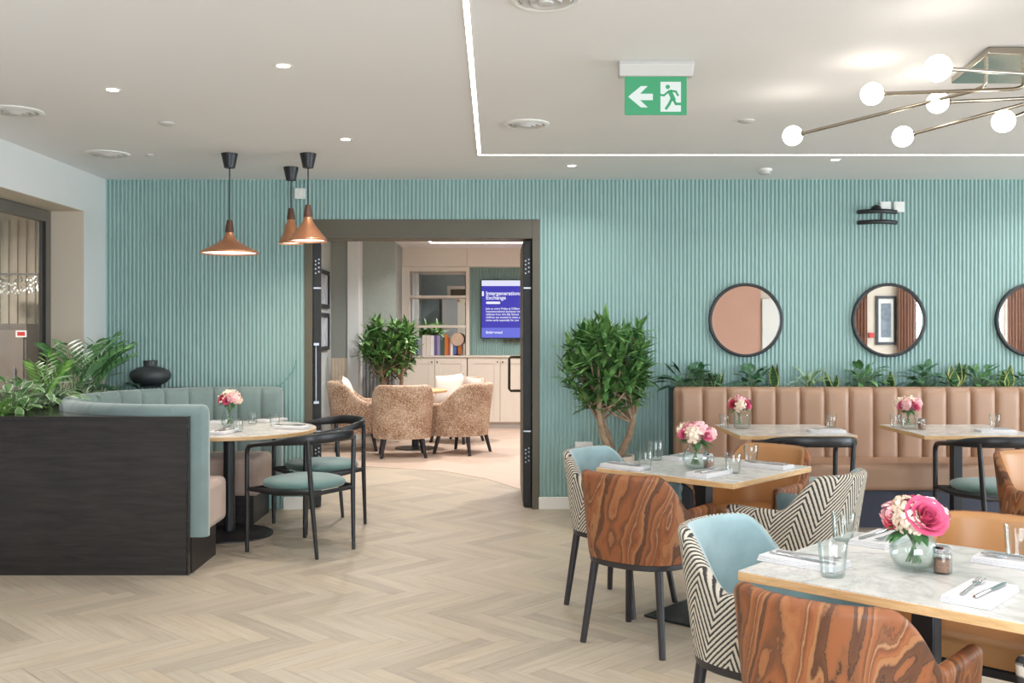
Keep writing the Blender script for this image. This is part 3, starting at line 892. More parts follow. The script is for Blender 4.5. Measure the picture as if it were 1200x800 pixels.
tag(MB().box(-.11, .11, -.08, .08, .7205, .735).box(-.1, .1, -.07, .07, .735, .745).build('menu_stack', M['paper'], loc=(-.93, 12.1, 0), rotz=.3, bevel=.002), 'small stack of white menus on the lounge table', 'menus')

# =================================================================== dining chairs
def place(K, x, y, face, label, group, scale=None): return K((x, y, 0), R(face-90), label, group, scale)
n1 = (math.cos(R(46.8)), math.sin(R(46.8))); u1 = (math.cos(R(-43.2)), math.sin(R(-43.2)))
GA, GZ = 'agate print tub chairs', 'zigzag tub chairs'
place(AGATE, .70, 4.63, 52, 'agate print tub chair in front of the middle table', GA)
place(AGATE, 1.40, 5.37, 226, 'agate tub chair behind the middle table, caramel leather inside facing the camera', GA)
place(AGATE, TB1[0]-.43*n1[0]-.035*u1[0], TB1[1]-.43*n1[1]-.035*u1[1], 47, 'agate print tub chair cut off by the bottom edge, nearest the camera', GA)
place(AGATE, TB1[0]+.51*n1[0], TB1[1]+.51*n1[1], 227, 'agate tub chair behind the nearest table, only its caramel leather top showing', GA)
place(AGATE, 2.87, 5.05, -72, 'agate tub chair at the right picture edge, its pale leather inside shining', GA)
place(ZIG, .67, 5.23, -40, 'zigzag tub chair by the tall potted tree, left of the middle table', GZ)
place(ZIG, 1.40, 4.64, 136, 'zigzag tub chair right of the middle table, patterned back to the camera', GZ)
place(ZIG, TB1[0]-.47*u1[0]+.01, TB1[1]-.47*u1[1]+.01, -43, 'zigzag tub chair with pale blue inside at the left corner of the nearest table', GZ)
place(ZIG, TB1[0]+.52*u1[0], TB1[1]+.52*u1[1], 137, 'zigzag tub chair right of the nearest table, almost wholly outside the picture', GZ)
GB = 'black open armchairs'
def from_feet(A, B, C_, D):   # front pair, back pair
    f = ((A[0]+D[0])/2, (A[1]+D[1])/2); b = ((B[0]+C_[0])/2, (B[1]+C_[1])/2)
    return (f[0]+b[0])/2, (f[1]+b[1])/2, math.degrees(math.atan2(f[1]-b[1], f[0]-b[0]))
x, y, a = from_feet(F(291,647), F(370,655), F(412,643), F(360,630)); place(BLACK, x, y, a, 'black open armchair with teal seat in front of the round table', GB)
x, y, a = from_feet(F(321,613), F(426,614), F(399,606.5), F(364.6,626)); place(BLACK, x, y, a, 'black open armchair with teal seat at the round table, nearer the doorway', GB)
place(BLACK, 1.985, 6.33, 90, 'black open armchair mostly hidden at the table on the left end of the banquette', GB)
place(BLACK, 3.17, 6.30, 90, 'black open armchair with teal seat at the right-hand banquette table', GB)
GL = 'speckled barrel armchairs in the lounge'
BARREL((-1.06, 11.42, 0), R(8), 'speckled barrel armchair with its rounded back to the doorway', GL)
BARREL((-.40, 11.72, 0), R(62), 'speckled barrel armchair on the right of the lounge table, facing left', GL)
BARREL((-1.66, 12.05, 0), R(-82), 'speckled barrel armchair on the left of the lounge table, facing right', GL)
BARREL((-.50, 12.85, 0), R(150), 'speckled barrel armchair behind the lounge table, facing the doorway', GL)
GP = 'cream cushions on the lounge armchairs'
def pil(x, y, z, rz, tilt, lb):
    p = PILLOW((x, y, z), rz, lb, GP); p.rotation_euler = (tilt, R(6), rz)
pil(-1.70, 12.0, .455, R(-82), R(18), 'cream cushion on the left lounge armchair')
pil(-.62, 12.78, .455, R(150), R(18), 'cream cushion on the armchair behind the lounge table')
pil(-.38, 11.76, .47, R(62), R(16), 'cream cushion on the right lounge armchair, mostly behind its back')
# =================================================================== channel-tufted backs
def channel_back(stations, z0, z1, th, pitch, bulge, s0=0.0, lean=0.0, outer_z0=None):
    """stations: (x,y,nx,ny,s), inward normal; seams every pitch"""
    r = th/2; rows = []
    m = len(stations)
    rr = .035
    seq = []
    for a in (75, 50, 25): seq.append((0, -rr*math.sin(R(a)), rr*(1-math.cos(R(a)))))
    for k in range(m): seq.append((k, 0, 0))
    for a in (25, 50, 75): seq.append((m-1, rr*math.sin(R(a)), rr*(1-math.cos(R(a)))))
    for k, e, sh in seq:
        x, y, nx, ny, s_ = stations[k]
        a = stations[max(0, k-1)]; b = stations[min(m-1, k+1)]
        tx, ty = b[0]-a[0], b[1]-a[1]; l = math.hypot(tx, ty); tx /= l; ty /= l
        f = ((s_-s0)/pitch) % 1.0
        bl = bulge*(1-abs(2*f-1)**6) - bulge
        x += tx*e; y += ty*e
        zt = z1-sh
        row = []
        def P(off, z):
            ln = lean*(z-z0)/(z1-z0)
            return (x+nx*(off-ln), y+ny*(off-ln), z)
        row.append(P(sh, outer_z0 if outer_z0 is not None else z0)); row.append(P(sh, zt-r))
        for q in range(1, 8):
            an = PI*q/8
            row.append(P(r-(r-sh)*math.cos(an)+(bl if q > 4 else bl*.5*(q/4)), zt-r+r*math.sin(an)))
        for q in range(0, 7): row.append(P(th-sh+bl, zt-r+(z0-zt+r)*q/6))
        rows.append(row)
    mb = MB().grid(rows)
    n = len(rows[0])
    mb.f.append(list(range(n))); mb.f.append([(len(rows)-1)*n+k for k in range(n)][::-1])
    return mb
# ---- curved booth
BX, BY = -1.91, 6.885; RI, TH = .895, .115
st = []; s_ = 0.0
xs_end = -1.735
stp = .18/16
x = xs_end
while x > BX: st.append((x, BY-RI-TH, 0, 1, s_)); x -= stp; s_ += stp
na = int(PI*RI/stp)
for i in range(na+1):
    a = -PI/2-PI*i/na
    st.append((BX+(RI+TH)*math.cos(a), BY+(RI+TH)*math.sin(a), -math.cos(a), -math.sin(a), s_)); s_ += stp
x = BX+stp
while x < -1.70: st.append((x, BY+RI+TH, 0, -1, s_)); x += stp; s_ += stp
bo = thing('curved_booth', 'curved booth seat with blue-grey velvet channelled back around the round table', 'booth', (0, 0, 0))
channel_back(st, .215, .995, TH, .18, .022).build('backrest', M['velvet'], bo, angle=70)
def ring_poly2(ri, ro, xe, n=60):
    P = [(xe, BY-ro)]+[(BX+ro*math.cos(-PI/2-PI*i/n), BY+ro*math.sin(-PI/2-PI*i/n)) for i in range(n+1)]+[(xe, BY+ro)]
    P += [(xe, BY+ri)]+[(BX+ri*math.cos(PI/2+PI*i/n), BY+ri*math.sin(PI/2+PI*i/n)) for i in range(n+1)]+[(xe, BY-ri)]
    return P
def strip_solid(ri, ro, xe, z0, z1, n=60):
    """C-shaped slab as a strip so that it triangulates cleanly"""
    o_ = [(xe, BY-ro)]+[(BX+ro*math.cos(-PI/2-PI*i/n), BY+ro*math.sin(-PI/2-PI*i/n)) for i in range(n+1)]+[(xe, BY+ro)]
    i_ = [(xe, BY-ri)]+[(BX+ri*math.cos(-PI/2-PI*i/n), BY+ri*math.sin(-PI/2-PI*i/n)) for i in range(n+1)]+[(xe, BY+ri)]
    rows = [[(a[0], a[1], z0), (a[0], a[1], z1), (b[0], b[1], z1), (b[0], b[1], z0)] for a, b in zip(o_, i_)]
    mb = MB().grid(rows, closed=True)
    mb.f.append([0, 1, 2, 3]); k = (len(rows)-1)*4; mb.f.append([k+3, k+2, k+1, k]); return mb
strip_solid(.43, RI-.004, -1.735, .215, .50).build('seat', M['taupe'], bo, bevel=.04, seg=4, angle=40)
strip_solid(.50, RI+.1, -1.79, 0, .214).build('kickboard', M['dark_oak'], bo, smooth=True)
# ---- planter cabinet of dark oak that wraps the booth
pc = thing('planter_cabinet', 'dark stained oak planter cabinet enclosing the curved booth', 'cabinet', (0, 0, 0))
MB().box(-3.12, -1.808, 5.835, 5.862, 0, .93).build('front_panel', M['dark_oak'], pc, bevel=.002)
MB().box(-1.806, -1.796, 5.835, 5.90, 0, .93).build('corner_trim', M['dark_gloss'], pc, smooth=False)
ro = RI+TH+.004; n = 48
rows = []
for i in range(n+1):
    a = -PI/2-PI*i/n
    cx_, cy_ = BX+ro*math.cos(a), BY+ro*math.sin(a)
    # project outwards on the rectangle -2.955..  5.862..8.0
    dx, dy = math.cos(a), math.sin(a)
    t = 1e9
    if dx < -1e-6: t = min(t, (-2.952-BX)/dx)
    if dy < -1e-6: t = min(t, (5.862-BY)/dy)
    if dy > 1e-6: t = min(t, (7.985-BY)/dy)
    t = max(t, ro+.001)
    rows.append([(cx_, cy_, .90), (cx_, cy_, .928), (BX+t*dx, BY+t*dy, .928), (BX+t*dx, BY+t*dy, .90)])
mb = MB().grid(rows, closed=True)
# the corners between the projected rectangle points
for c_, y_ in ((5.862, 5.862), (7.985, 7.985)):
    pass
mb.build('top', M['dark_gloss'], pc, smooth=False)
mb = MB().box(-3.12, -3.105, 5.864, 7.985, .6, .925).box(-2.966, -2.952, 5.864, 7.985, .6, .925).box(-3.105, -2.966, 5.864, 7.985, .6, .61)
mb.build('trough', M['dark_oak'], pc, smooth=False)
MB().box(-3.104, -2.967, 5.866, 7.98, .80, .90).build('soil', M['soil'], pc, smooth=False)
tag(MB().box(-2.6, -1.72, 7.903, 7.998, .60, .984).build('back_ledge', M['dark_gloss'], bevel=.003), 'narrow dark ledge behind the booth back, against the fluted wall', 'ledge')
o = tag(MB().lathe([(.075, 0), (.08, .008), (.075, .012), (.12, .03), (.152, .065), (.158, .09), (.148, .12), (.105, .148), (.055, .16), (.052, .166), (.056, .205), (.05, .207), (.044, .20), (.042, .16)], 44).build('black_vase', M['ceramic'], loc=(PX(177, 7.86), 7.845, .993), angle=50), 'squat black ceramic vase on the booth back', 'vase')

# ---- tan banquette
bq = thing('banquette', 'long tan leather banquette with channelled back along the fluted wall', 'banquette', (0, 0, 0))
X0, X1 = 1.405, 5.6
st = []; s_ = 0
x = X0+.02
while x < X1: st.append((x, 7.80, 0, -1, s_)); x += .1885/16; s_ += .1885/16
channel_back(st, .40, 1.0, .12, .1885, .034, lean=.0).build('backrest', M['leather'], bq, angle=70)
MB().box(X0+.01, X1, 7.19, 7.682, .275, .465).build('seat', M['leather'], bq, bevel=.035, seg=4)
MB().box(X0+.02, X1, 7.26, 7.80, 0, .274).build('kickboard', M['navy'], bq, smooth=False)
o = thing('planter_trough', 'black planter trough behind the tan banquette', 'planter', (0, 0, 0))
MB().box(X0-.012, X1, 7.806, 7.82, 0, .985).box(X0-.012, X1, 7.976, 7.988, 0, .985).box(X0-.012, X0+.004, 7.82, 7.976, 0, .985).box(X1-.012, X1, 7.82, 7.976, 0, .985).box(X0, X1, 7.82, 7.976, .6, .62).build('trough', M['blackwood'], o, smooth=False)
MB().box(X0+.005, X1-.013, 7.821, 7.975, .86, .955).build('soil', M['soil'], o, smooth=False)

# =================================================================== plants
GPL = 'plants in the trough behind the banquette'
GQ = 'plants in the dark planter cabinet'
def snake(x, y, z, h, label, seed, n=4, group=GPL):
    r_ = random.Random(seed); mb = MB()
    for i in range(n):
        yaw = r_.uniform(0, 6.28); mb.leaf((x+r_.uniform(-.025, .025), y+r_.uniform(-.02, .02), z), yaw, R(r_.uniform(68, 86)), h*r_.uniform(.7, 1.05), h*.4, r_.uniform(-.1, .25), 7, .2, shape=.4)
    return tag(mb.build('snake_plant', M['snake'], angle=80), label, 'plant', group)
def bushy(x, y, z, h, label, seed, n=30, mat='varieg', wide=1.0, lw=.42, group=GPL, name='leafy_plant'):
    r_ = random.Random(seed)
    o = thing(name, label, 'plant', (x, y, z), 0, group)
    ml = MB(); ms = MB()
    for i in range(n):
        yaw = r_.uniform(0, 6.28); el = R(r_.uniform(25, 80)); L = h*r_.uniform(.35, .75)
        e = Vector((math.cos(yaw)*math.cos(el)*L*wide, math.sin(yaw)*math.cos(el)*L*wide*.45, math.sin(el)*L))
        ms.tube([(0, 0, 0), tuple(e*.55+Vector((0, 0, .02*h))), tuple(e)], [.004, .003, .002], 5)
        l_ = h*r_.uniform(.38, .55)
        ml.leaf(e, yaw+r_.uniform(-.5, .5), el-R(r_.uniform(5, 45)), l_, l_*lw, r_.uniform(.5, 1.3), 6, .25, shape=.42)
    ms.build('stems', M['stem'], o); ml.build('foliage', M[mat], o, angle=80)
    return o
def spider(x, y, z, h, label, seed, n=26, mat='pale_leaf', group=GPL, name='spider_plant'):
    r_ = random.Random(seed); mb = MB()
    for i in range(n):
        yaw = r_.uniform(0, 6.28)
        mb.leaf((x, y, z), yaw, R(r_.uniform(45, 88)), h*r_.uniform(.8, 1.5), h*.085, r_.uniform(1.2, 2.3), 9, .3, shape=.4)
    return tag(mb.build(name, M[mat], angle=80), label, 'plant', group)
def feather(x, y, z, h, label, seed, n=7, mat='palm', group=GPL, name='palm_plant', leafl=.36):
    r_ = random.Random(seed); o = thing(name, label, 'plant', (x, y, z), 0, group)
    ml = MB(); ms = MB()
    for i in range(n):
        yaw = r_.uniform(-2.0, .9) if group == GQ else r_.uniform(0, 6.28); el = R(r_.uniform(66, 88)); L = h*r_.uniform(.75, 1.1)
        pts = []; p = Vector((0, 0, 0)); e = el
        for k in range(10):
            pts.append(p.copy()); d = Vector((math.cos(yaw)*math.cos(e), math.sin(yaw)*math.cos(e), math.sin(e))); p = p+d*(L/9); e -= r_.uniform(.05, .12)
        ms.tube(pts, [.004-.0003*k for k in range(10)], 5)
        for k in range(3, 10):
            for sd in (-1, 1):
                ml.leaf(pts[k], yaw+sd*R(60), R(66-4*k), h*leafl*.8*(1-.06*abs(k-5)), h*.045, .35, 4, .2, roll=sd*R(-50))
        ml.leaf(pts[-1], yaw, e, h*.25, h*.055, .4, 4, .2)
    ms.build('stems', M['stem'], o); ml.build('fronds', M[mat], o, angle=80)
    return o
def tx(px, Y=7.9): return PX(px, Y)
Zt = .956; Yt = 7.9
bushy(tx(803), Yt, Zt, .29, 'round-leaved dark plant at the left end of the banquette trough', 1, 30, 'varieg', 1.2, .62)
bushy(tx(822), Yt, Zt, .22, 'bushy dark plant left of the small snake plants in the trough', 2, 26, 'varieg', 1.1, .55)
snake(tx(838), Yt, Zt, .17, 'small snake plant pair under the left edge of the first round mirror', 3, 5)
bushy(tx(882), Yt, Zt, .22, 'broad-leaved plant under the first round mirror', 4, 30, 'varieg', 1.1, .62)
snake(tx(907), Yt, Zt, .225, 'yellow-edged snake plant under the right edge of the first round mirror', 5, 4)
spider(tx(948), Yt, Zt, .25, 'spider plant with arching pale blades between the first two mirrors', 6, 22)
snake(tx(976), Yt, Zt, .19, 'single yellow-edged snake plant left of the middle mirror', 7, 3)
bushy(tx(1012), Yt, Zt, .26, 'dense spiky green plant under the left of the middle round mirror', 8, 46, 'palm', 1.3, .36)
snake(tx(1044), Yt, Zt, .19, 'snake plant with a leaning blade under the middle round mirror', 9, 5)
bushy(tx(1083), Yt, Zt, .27, 'tall broad-leaved plant right of the middle round mirror', 10, 34, 'varieg', 1.0, .5)
snake(tx(1117), Yt, Zt, .24, 'fat yellow-edged snake plant right of the tall broad-leaved plant', 12, 5)
bushy(tx(1149), Yt, Zt, .26, 'dark feathery plant left of the cut-off mirror', 13, 42, 'palm', 1.2, .36)
snake(tx(1180), Yt, Zt, .22, 'snake plant under the cut-off mirror at the right edge', 14, 5)
bushy(tx(1205), Yt, Zt, .2, 'leafy plant half cut off by the right edge of the picture', 15, 18, 'varieg', 1.2, .5)
# left-hand trough
GQ = 'plants in the dark planter cabinet'
Zq = .90
def lx(px, Y): return PX(px, Y)
def LP(fn, px, Y, h, label, seed, **k): return fn(max(-3.07, min(-2.99, PX(px, Y))), Y, Zq, h, label, seed, group=GQ, **k)
LP(spider, 5, 5.98, .19, 'bright green fern at the near end of the dark planter', 21, n=60, mat='fern', name='fern')
LP(bushy, 12, 6.16, .34, 'pale striped plant by the left picture edge in the dark planter', 22, n=22, mat='pale_leaf', lw=.36)
LP(spider, 30, 6.32, .17, 'low bright fern in front of the pale dieffenbachia', 23, n=60, mat='fern', name='fern')
LP(bushy, 36, 6.5, .36, 'pale striped dieffenbachia in front of the window', 24, n=26, mat='pale_leaf', lw=.36, wide=1.3)
LP(feather, 40, 6.75, .38, 'fine-leaved small palm before the window corner', 25, mat='fern')
LP(spider, 60, 6.85, .26, 'striped spider plant in the middle of the dark planter', 26, n=30)
LP(bushy, 70, 7.05, .30, 'green leafy plant between the spider plant and the tall palm', 27, n=26, mat='palm', lw=.25)
LP(feather, 88, 7.25, .55, 'tallest feathery palm in the dark planter, before the beige recess', 28, n=9)
LP(spider, 92, 7.42, .22, 'pale arching plant beside the tall feathery palm', 29, n=26)
LP(feather, 105, 7.56, .50, 'feathery palm near the corner of the fluted wall', 30, n=8)
LP(bushy, 118, 7.75, .38, 'broad-leaved plant at the far end of the dark planter', 31, n=24, mat='varieg', lw=.4)
# potted dracaena trees
def dracaena(name, label, loc, rx, rz, zc, seed, nros, potz, potr, lsz=.2):
    r_ = random.Random(seed)
    o = thing(name, label, 'plant', loc)
    MB().lathe([(potr*.78, 0), (potr*.85, .01), (potr, potz*.9), (potr*1.04, potz*.92), (potr*1.04, potz), (potr*.94, potz), (potr*.92, potz-.05)], 36).build('pot', M['pot'], o)
    MB().lathe([(potr*.93, potz-.045), (0, potz-.035)], 24).build('soil', M['soil'], o)
    mt = MB(); ml = MB()
    zb = potz-.05
    forks = []
    for k in range(3):
        a = 2*PI*k/3+r_.uniform(-.3, .3); q = r_.uniform(.05, .12)
        base = Vector((math.cos(a)*.045, math.sin(a)*.045, zb))
        P = [base]; p = base.copy()
        for i in range(1, 6):
            t = i/5
            p = Vector((base.x*(1+3.4*t)+.03*math.sin(4*t+k), base.y*(1+2.8*t)+.03*math.cos(5*t+k*2), zb+(zc-rz*.55-zb)*t))
            P.append(p)
        mt.tube(P, [.032, .028, .026, .023, .02, .018], 9)
        forks.append(P)
    for i in range(nros):
        # rosette tips spread through the crown
        while True:
            v = Vector((r_.uniform(-1, 1), r_.uniform(-1, 1), r_.uniform(-1, 1)))
            if .15 < v.length < 1: break
        tip = Vector((v.x*rx*.78, v.y*rx*.62, zc+v.z*rz*.8))
        fk = r_.choice(forks); st_ = fk[r_.choice((3, 4, 5, 5))]
        mid = (st_+tip)*.5+Vector((r_.uniform(-.03, .03), r_.uniform(-.03, .03), -.04))
        mt.tube(catmull([tuple(st_), tuple(mid), tuple(tip)], 4), .008, 6)
        up = 55 if v.z > -.2 else 30
        for j in range(17):
            yaw = r_.uniform(0, 6.28); el = R(r_.uniform(-15, up+35))
            L = lsz*r_.uniform(.6, 1.1)
            ml.leaf(tip+Vector((0, 0, r_.uniform(-.06, .02))), yaw, el, L, L*.26, r_.uniform(.2, 1.1), 5, .3, shape=.42)
    mt.build('trunk', M['bark'], o, angle=80); ml.build('foliage', M['dracaena'], o, angle=80)
    return o
dracaena('potted_tree', 'tall bushy dracaena in a pale pot against the fluted wall', (.87, 7.48, 0), .44, .40, 1.17, 41, 100, .50, .17, .19)
dracaena('potted_tree', 'bushy dracaena in the lounge behind the barrel armchairs', (-1.36, 12.95, 0), .46, .44, 1.22, 43, 92, .52, .18, .21)

# keep every leaf this side of the walls
bpy.context.view_layer.update()
for o in list(bpy.data.objects):
    r = o
    while r.parent: r = r.parent
    if o.type != 'MESH' or r.get('category') != 'plant' or r.location.y > 9: continue
    mw = o.matrix_world; inv = mw.inverted()
    for v in o.data.vertices:
        p = mw @ v.co; q = p.copy()
        q.y = min(q.y, 7.996)
        if q.x < -2: q.x = max(q.x, -3.122 if (q.y > 7.56 or q.z < .94) else -3.37)
        if q != p: v.co = inv @ q
# =================================================================== wall and ceiling fittings
GM = 'round black framed mirrors'
def round_mirror(label):
    o = thing('round_mirror', label, 'mirror')
    RX = Matrix.Rotation(R(90), 4, 'X')
    MB().lathe([(.275, .0), (.297, .0), (.297, .03), (.293, .033), (.277, .033), (.273, .03), (.273, 0)], 72, M=RX).build('frame', M['black'], o, angle=40)
    MB().lathe([(.278, .010), (.278, .014), (0, .014)], 72, M=RX).build('mirror_glass', M['mirror'], o, angle=20)
    return o
RM = Kind(round_mirror)
for px, lb in ((873.5, 'round black framed mirror nearest the doorway'), (1041, 'round black framed mirror, second from the doorway'), (1209, 'round black framed mirror cut off by the right edge of the picture')):
    RM((PX(px, 8.0), YB-.0135, PZ(375, 8.0)), 0, lb, GM)
o = MB().box(-.042, .042, -.03, 0, -.042, .042).lathe([(.02, 0), (.018, .004), (0, .005)], 16, M=Matrix.Translation((0, -.03, 0)) @ Matrix.Rotation(R(90), 4, 'X')).build('wall_sounder', M['plastic'], loc=(PX(352, 8), YB-.0135, PZ(227, 8)), bevel=.006)
tag(o, 'small square white sounder on the fluted wall above the copper pendants', 'alarm')
for px, lb in ((1037, 'square white wall box, left one behind the black bar lamp'), (1053, 'square white wall box, right one behind the black bar lamp')):
    tag(MB().box(-.042, .042, -.022, 0, -.042, .042).box(-.034, .034, -.026, -.022, -.034, .034).build('wall_box', M['plastic'], loc=(PX(px, 8), YB-.0135, PZ(242.5, 8)), bevel=.003), lb, 'switch box', 'white wall boxes')
wl = thing('bar_fixture', 'black wall fixture of two curved horizontal bars joined by a short rod', 'wall fixture', (PX(1031, 7.93), YB-.0135, PZ(253.5, 7.93)))
for z, nm in ((.055, 'bar'), (-.03, 'bar')):
    zz = PZ(247.5 if z > 0 else 260, 7.93)-PZ(253.5, 7.93)
    rail = MB(); P = [(-.15+.3*i/16, -.03-.075*math.sin(PI*i/16), zz) for i in range(17)]
    rail_sweep(rail, P, [.017]*17, [.012]*17); rail.box(-.155, -.13, -.03, 0, zz-.012, zz+.012).box(.13, .155, -.03, 0, zz-.012, zz+.012)
    rail.build('bar', M['black'], wl)
MB().tube([(0, -.104, -.05), (0, -.104, .05)], .008).build('rod', M['black'], wl)
MB().lathe([(.04, 0), (.035, .02), (.02, .032), (0, .036)], 20, c=(-.035, -.09, .055)).build('knob', M['black'], wl)
def ceil_xy(px, py): return F(px, py, H)
# downlights
def downlight(label):
    o = thing('downlight', label, 'ceiling light')
    MB().lathe([(.030, -.002), (.043, -.004), (.047, 0)], 28, cap=False).build('trim_ring', M['white'], o)
    MB().lathe([(.031, -.0015), (0, -.0018)], 24).build('lamp', M['spot'], o)
    return o
DL = Kind(downlight)
GD = 'recessed ceiling downlights'
dls = [(332, 77, 'recessed downlight nearest the camera, left of the light strip'), (132, 105, 'recessed downlight at the far left of the ceiling'), (405, 163, 'recessed downlight right of the copper pendants'),
       (670, 194, 'recessed downlight between the light strip and the tall dracaena'), (979, 187, 'recessed downlight between the light strip and the chandelier arms')]
spots = []
for px, py, lb in dls:
    x, y = ceil_xy(px, py); DL((x, y, H), 0, lb, GD); spots.append((x, y))
for px, py, rad, lb in ((18, 130, .15, 'round white ceiling air vent at the left picture edge'), (126, 180, .15, 'round white ceiling air vent near the back left corner'), (617, 145, .135, 'round white ceiling air vent left of the exit sign'), (640, -2, .135, 'round white ceiling air vent at the top edge of the picture')):
    x, y = ceil_xy(px, py)
    o = thing('air_vent', lb, 'air vent', (x, y, H), 0, 'round ceiling air vents')
    MB().lathe([(rad, 0), (rad, -.006), (rad*.86, -.012), (rad*.78, -.004)], 40, cap=False).build('rim', M['plastic'], o)
    MB().lathe([(rad*.72, -.004), (rad*.66, -.016), (rad*.5, -.006), (rad*.46, -.006), (rad*.42, -.02), (rad*.24, -.008), (rad*.2, -.022), (0, -.024)], 40).build('cone', M['grey_plastic'], o)
for px, py, rad, lb in ((195, 144, .045, 'small round ceiling sensor between the left air vents'), (175, 181, .03, 'tiny round ceiling sensor by the back left air vent'), (875, 141, .045, 'small round ceiling sensor right of the exit sign')):
    x, y = ceil_xy(px, py)
    tag(MB().lathe([(rad, 0), (rad, -.006), (rad*.7, -.014), (0, -.016)], 24).build('ceiling_sensor', M['grey_plastic'], loc=(x, y, H)), lb, 'sensor')
x, y = ceil_xy(896, 198)
o = thing('smoke_detector', 'white smoke detector on the ceiling near the fluted wall', 'smoke detector', (x, y, H))
MB().lathe([(.055, 0), (.055, -.012), (.05, -.018)], 28).build('base', M['plastic'], o)
MB().lathe([(.045, -.018), (.042, -.035), (.03, -.042), (0, -.043)], 28).build('chamber', M['grey_plastic'], o)
# light strip
yb_ = ceil_xy(562, 181)[1]
o = thing('light_strip', 'recessed linear light strip with a square corner in the ceiling', 'light strip', (-.107, yb_, H))
MB().box(-.011, .011, YF+.3-yb_, .011, -.003, -.0005).box(.011, 8.6, -.011, .011, -.003, -.0005).build('diffuser', M['led'], o, smooth=False)
mb = MB().box(-.016, -.011, YF+.3-yb_, .016, -.004, 0).box(.011, .016, YF+.3-yb_, -.016, -.004, 0).box(-.011, 8.6, .011, .016, -.004, 0).box(.016, 8.6, -.016, -.011, -.004, 0)
mb.build('channel', M['white'], o, smooth=False)
o = thing('light_strip', 'linear light strip in the lounge ceiling', 'light strip', (PX(505, 13.72), 13.72, H))
MB().box(0, 3.0, -.012, .012, -.006, -.0005).box(-.012, .012, -.7, .012, -.006, -.0005).build('diffuser', M['led'], o, smooth=False)
# exit sign
ye = F(769, 72, H)[1]
ex = thing('exit_sign', 'green hanging exit sign with left arrow and running figure', 'exit sign', (PX(769, ye), ye, H))
s = FPX/ye
hw_ = 44/s
MB().prism([(-hw_, 0), (hw_, 0), (hw_, -.05), (-hw_, -.05)], 0, 1).v
pr = MB()
for sgn in (1,):
    pr.add([(-hw_, -.02, 0), (hw_, -.02, 0), (hw_, .05, 0), (-hw_, .05, 0), (-hw_-.0, -.03, -.02), (hw_, -.03, -.02), (hw_*.98, .0, -.066), (-hw_*.98, .0, -.066), (hw_*.98, .05, -.066), (-hw_*.98, .05, -.066)],
           [(0,1,2,3), (0,4,5,1), (4,7,6,5), (7,9,8,6), (9,3,2,8), (0,3,9,7,4), (1,5,6,8,2)])
pr.build('housing', M['grey_plastic'], ex, smooth=False, bevel=.003)
ww = 36.3/s; zt_, zb_ = -.068, -.068-44/s
MB().box(-ww, ww, .012, .022, zb_, zt_+.008).build('panel', M['green_sign'], ex, smooth=False)
def flat(polys, mat, name, y=.0115):
    mb = MB()
    for P in polys:
        n = len(P); mb.add([(x, y, z) for x, z in P]+[(x, y-.0008, z) for x, z in P], [list(range(n)), list(range(n, 2*n))[::-1]]+[(i, (i+1) % n, n+(i+1) % n, n+i) for i in range(n)])
    return mb.build(name, mat, ex, smooth=False)
def sx(px): return (px-767.5)/s
zmid = (zb_+zt_)/2
def sz(py): return zmid-(py-109)/s
flat([[(sx(735), sz(110)), (sx(750), sz(97.5)), (sx(758), sz(97.5)), (sx(749), sz(106.5)), (sx(764), sz(106.5)), (sx(764), sz(114)), (sx(749), sz(114)), (sx(758), sz(122.5)), (sx(750), sz(122.5))]], M['white_sign'], 'arrow')
flat([[(sx(773), sz(92.5)), (sx(797), sz(92.5)), (sx(797), sz(127.5)), (sx(773), sz(127.5))]], M['white_sign'], 'doorway')
def limb(P, w):
    out = []
    for (x0, y0), (x1, y1) in zip(P, P[1:]):
        l = math.hypot(x1-x0, y1-y0); nx, ny = -(y1-y0)/l*w, (x1-x0)/l*w
        ex_, ey_ = (x1-x0)/l*w*.6, (y1-y0)/l*w*.6
        out.append([(sx(x0-ex_+nx), sz(y0-ey_+ny)), (sx(x1+ex_+nx), sz(y1+ey_+ny)), (sx(x1+ex_-nx), sz(y1+ey_-ny)), (sx(x0-ex_-nx), sz(y0-ey_-ny))])
    return out
man = [[(sx(781.5+2.6*math.cos(a*PI/8)), sz(98.5+2.6*math.sin(a*PI/8))) for a in range(16)]]
man += limb([(784, 104), (788, 113)], 2.6)+limb([(783, 103.5), (777, 108.5), (773.5, 108)], 1.2)+limb([(785, 103), (791, 104), (793.5, 108.5)], 1.2)+limb([(786, 113), (783, 119), (779.5, 124)], 1.6)+limb([(788, 113), (791, 118.5), (800, 118.5)], 1.5)
flat(man, M['green_sign'], 'running_figure', .0105)
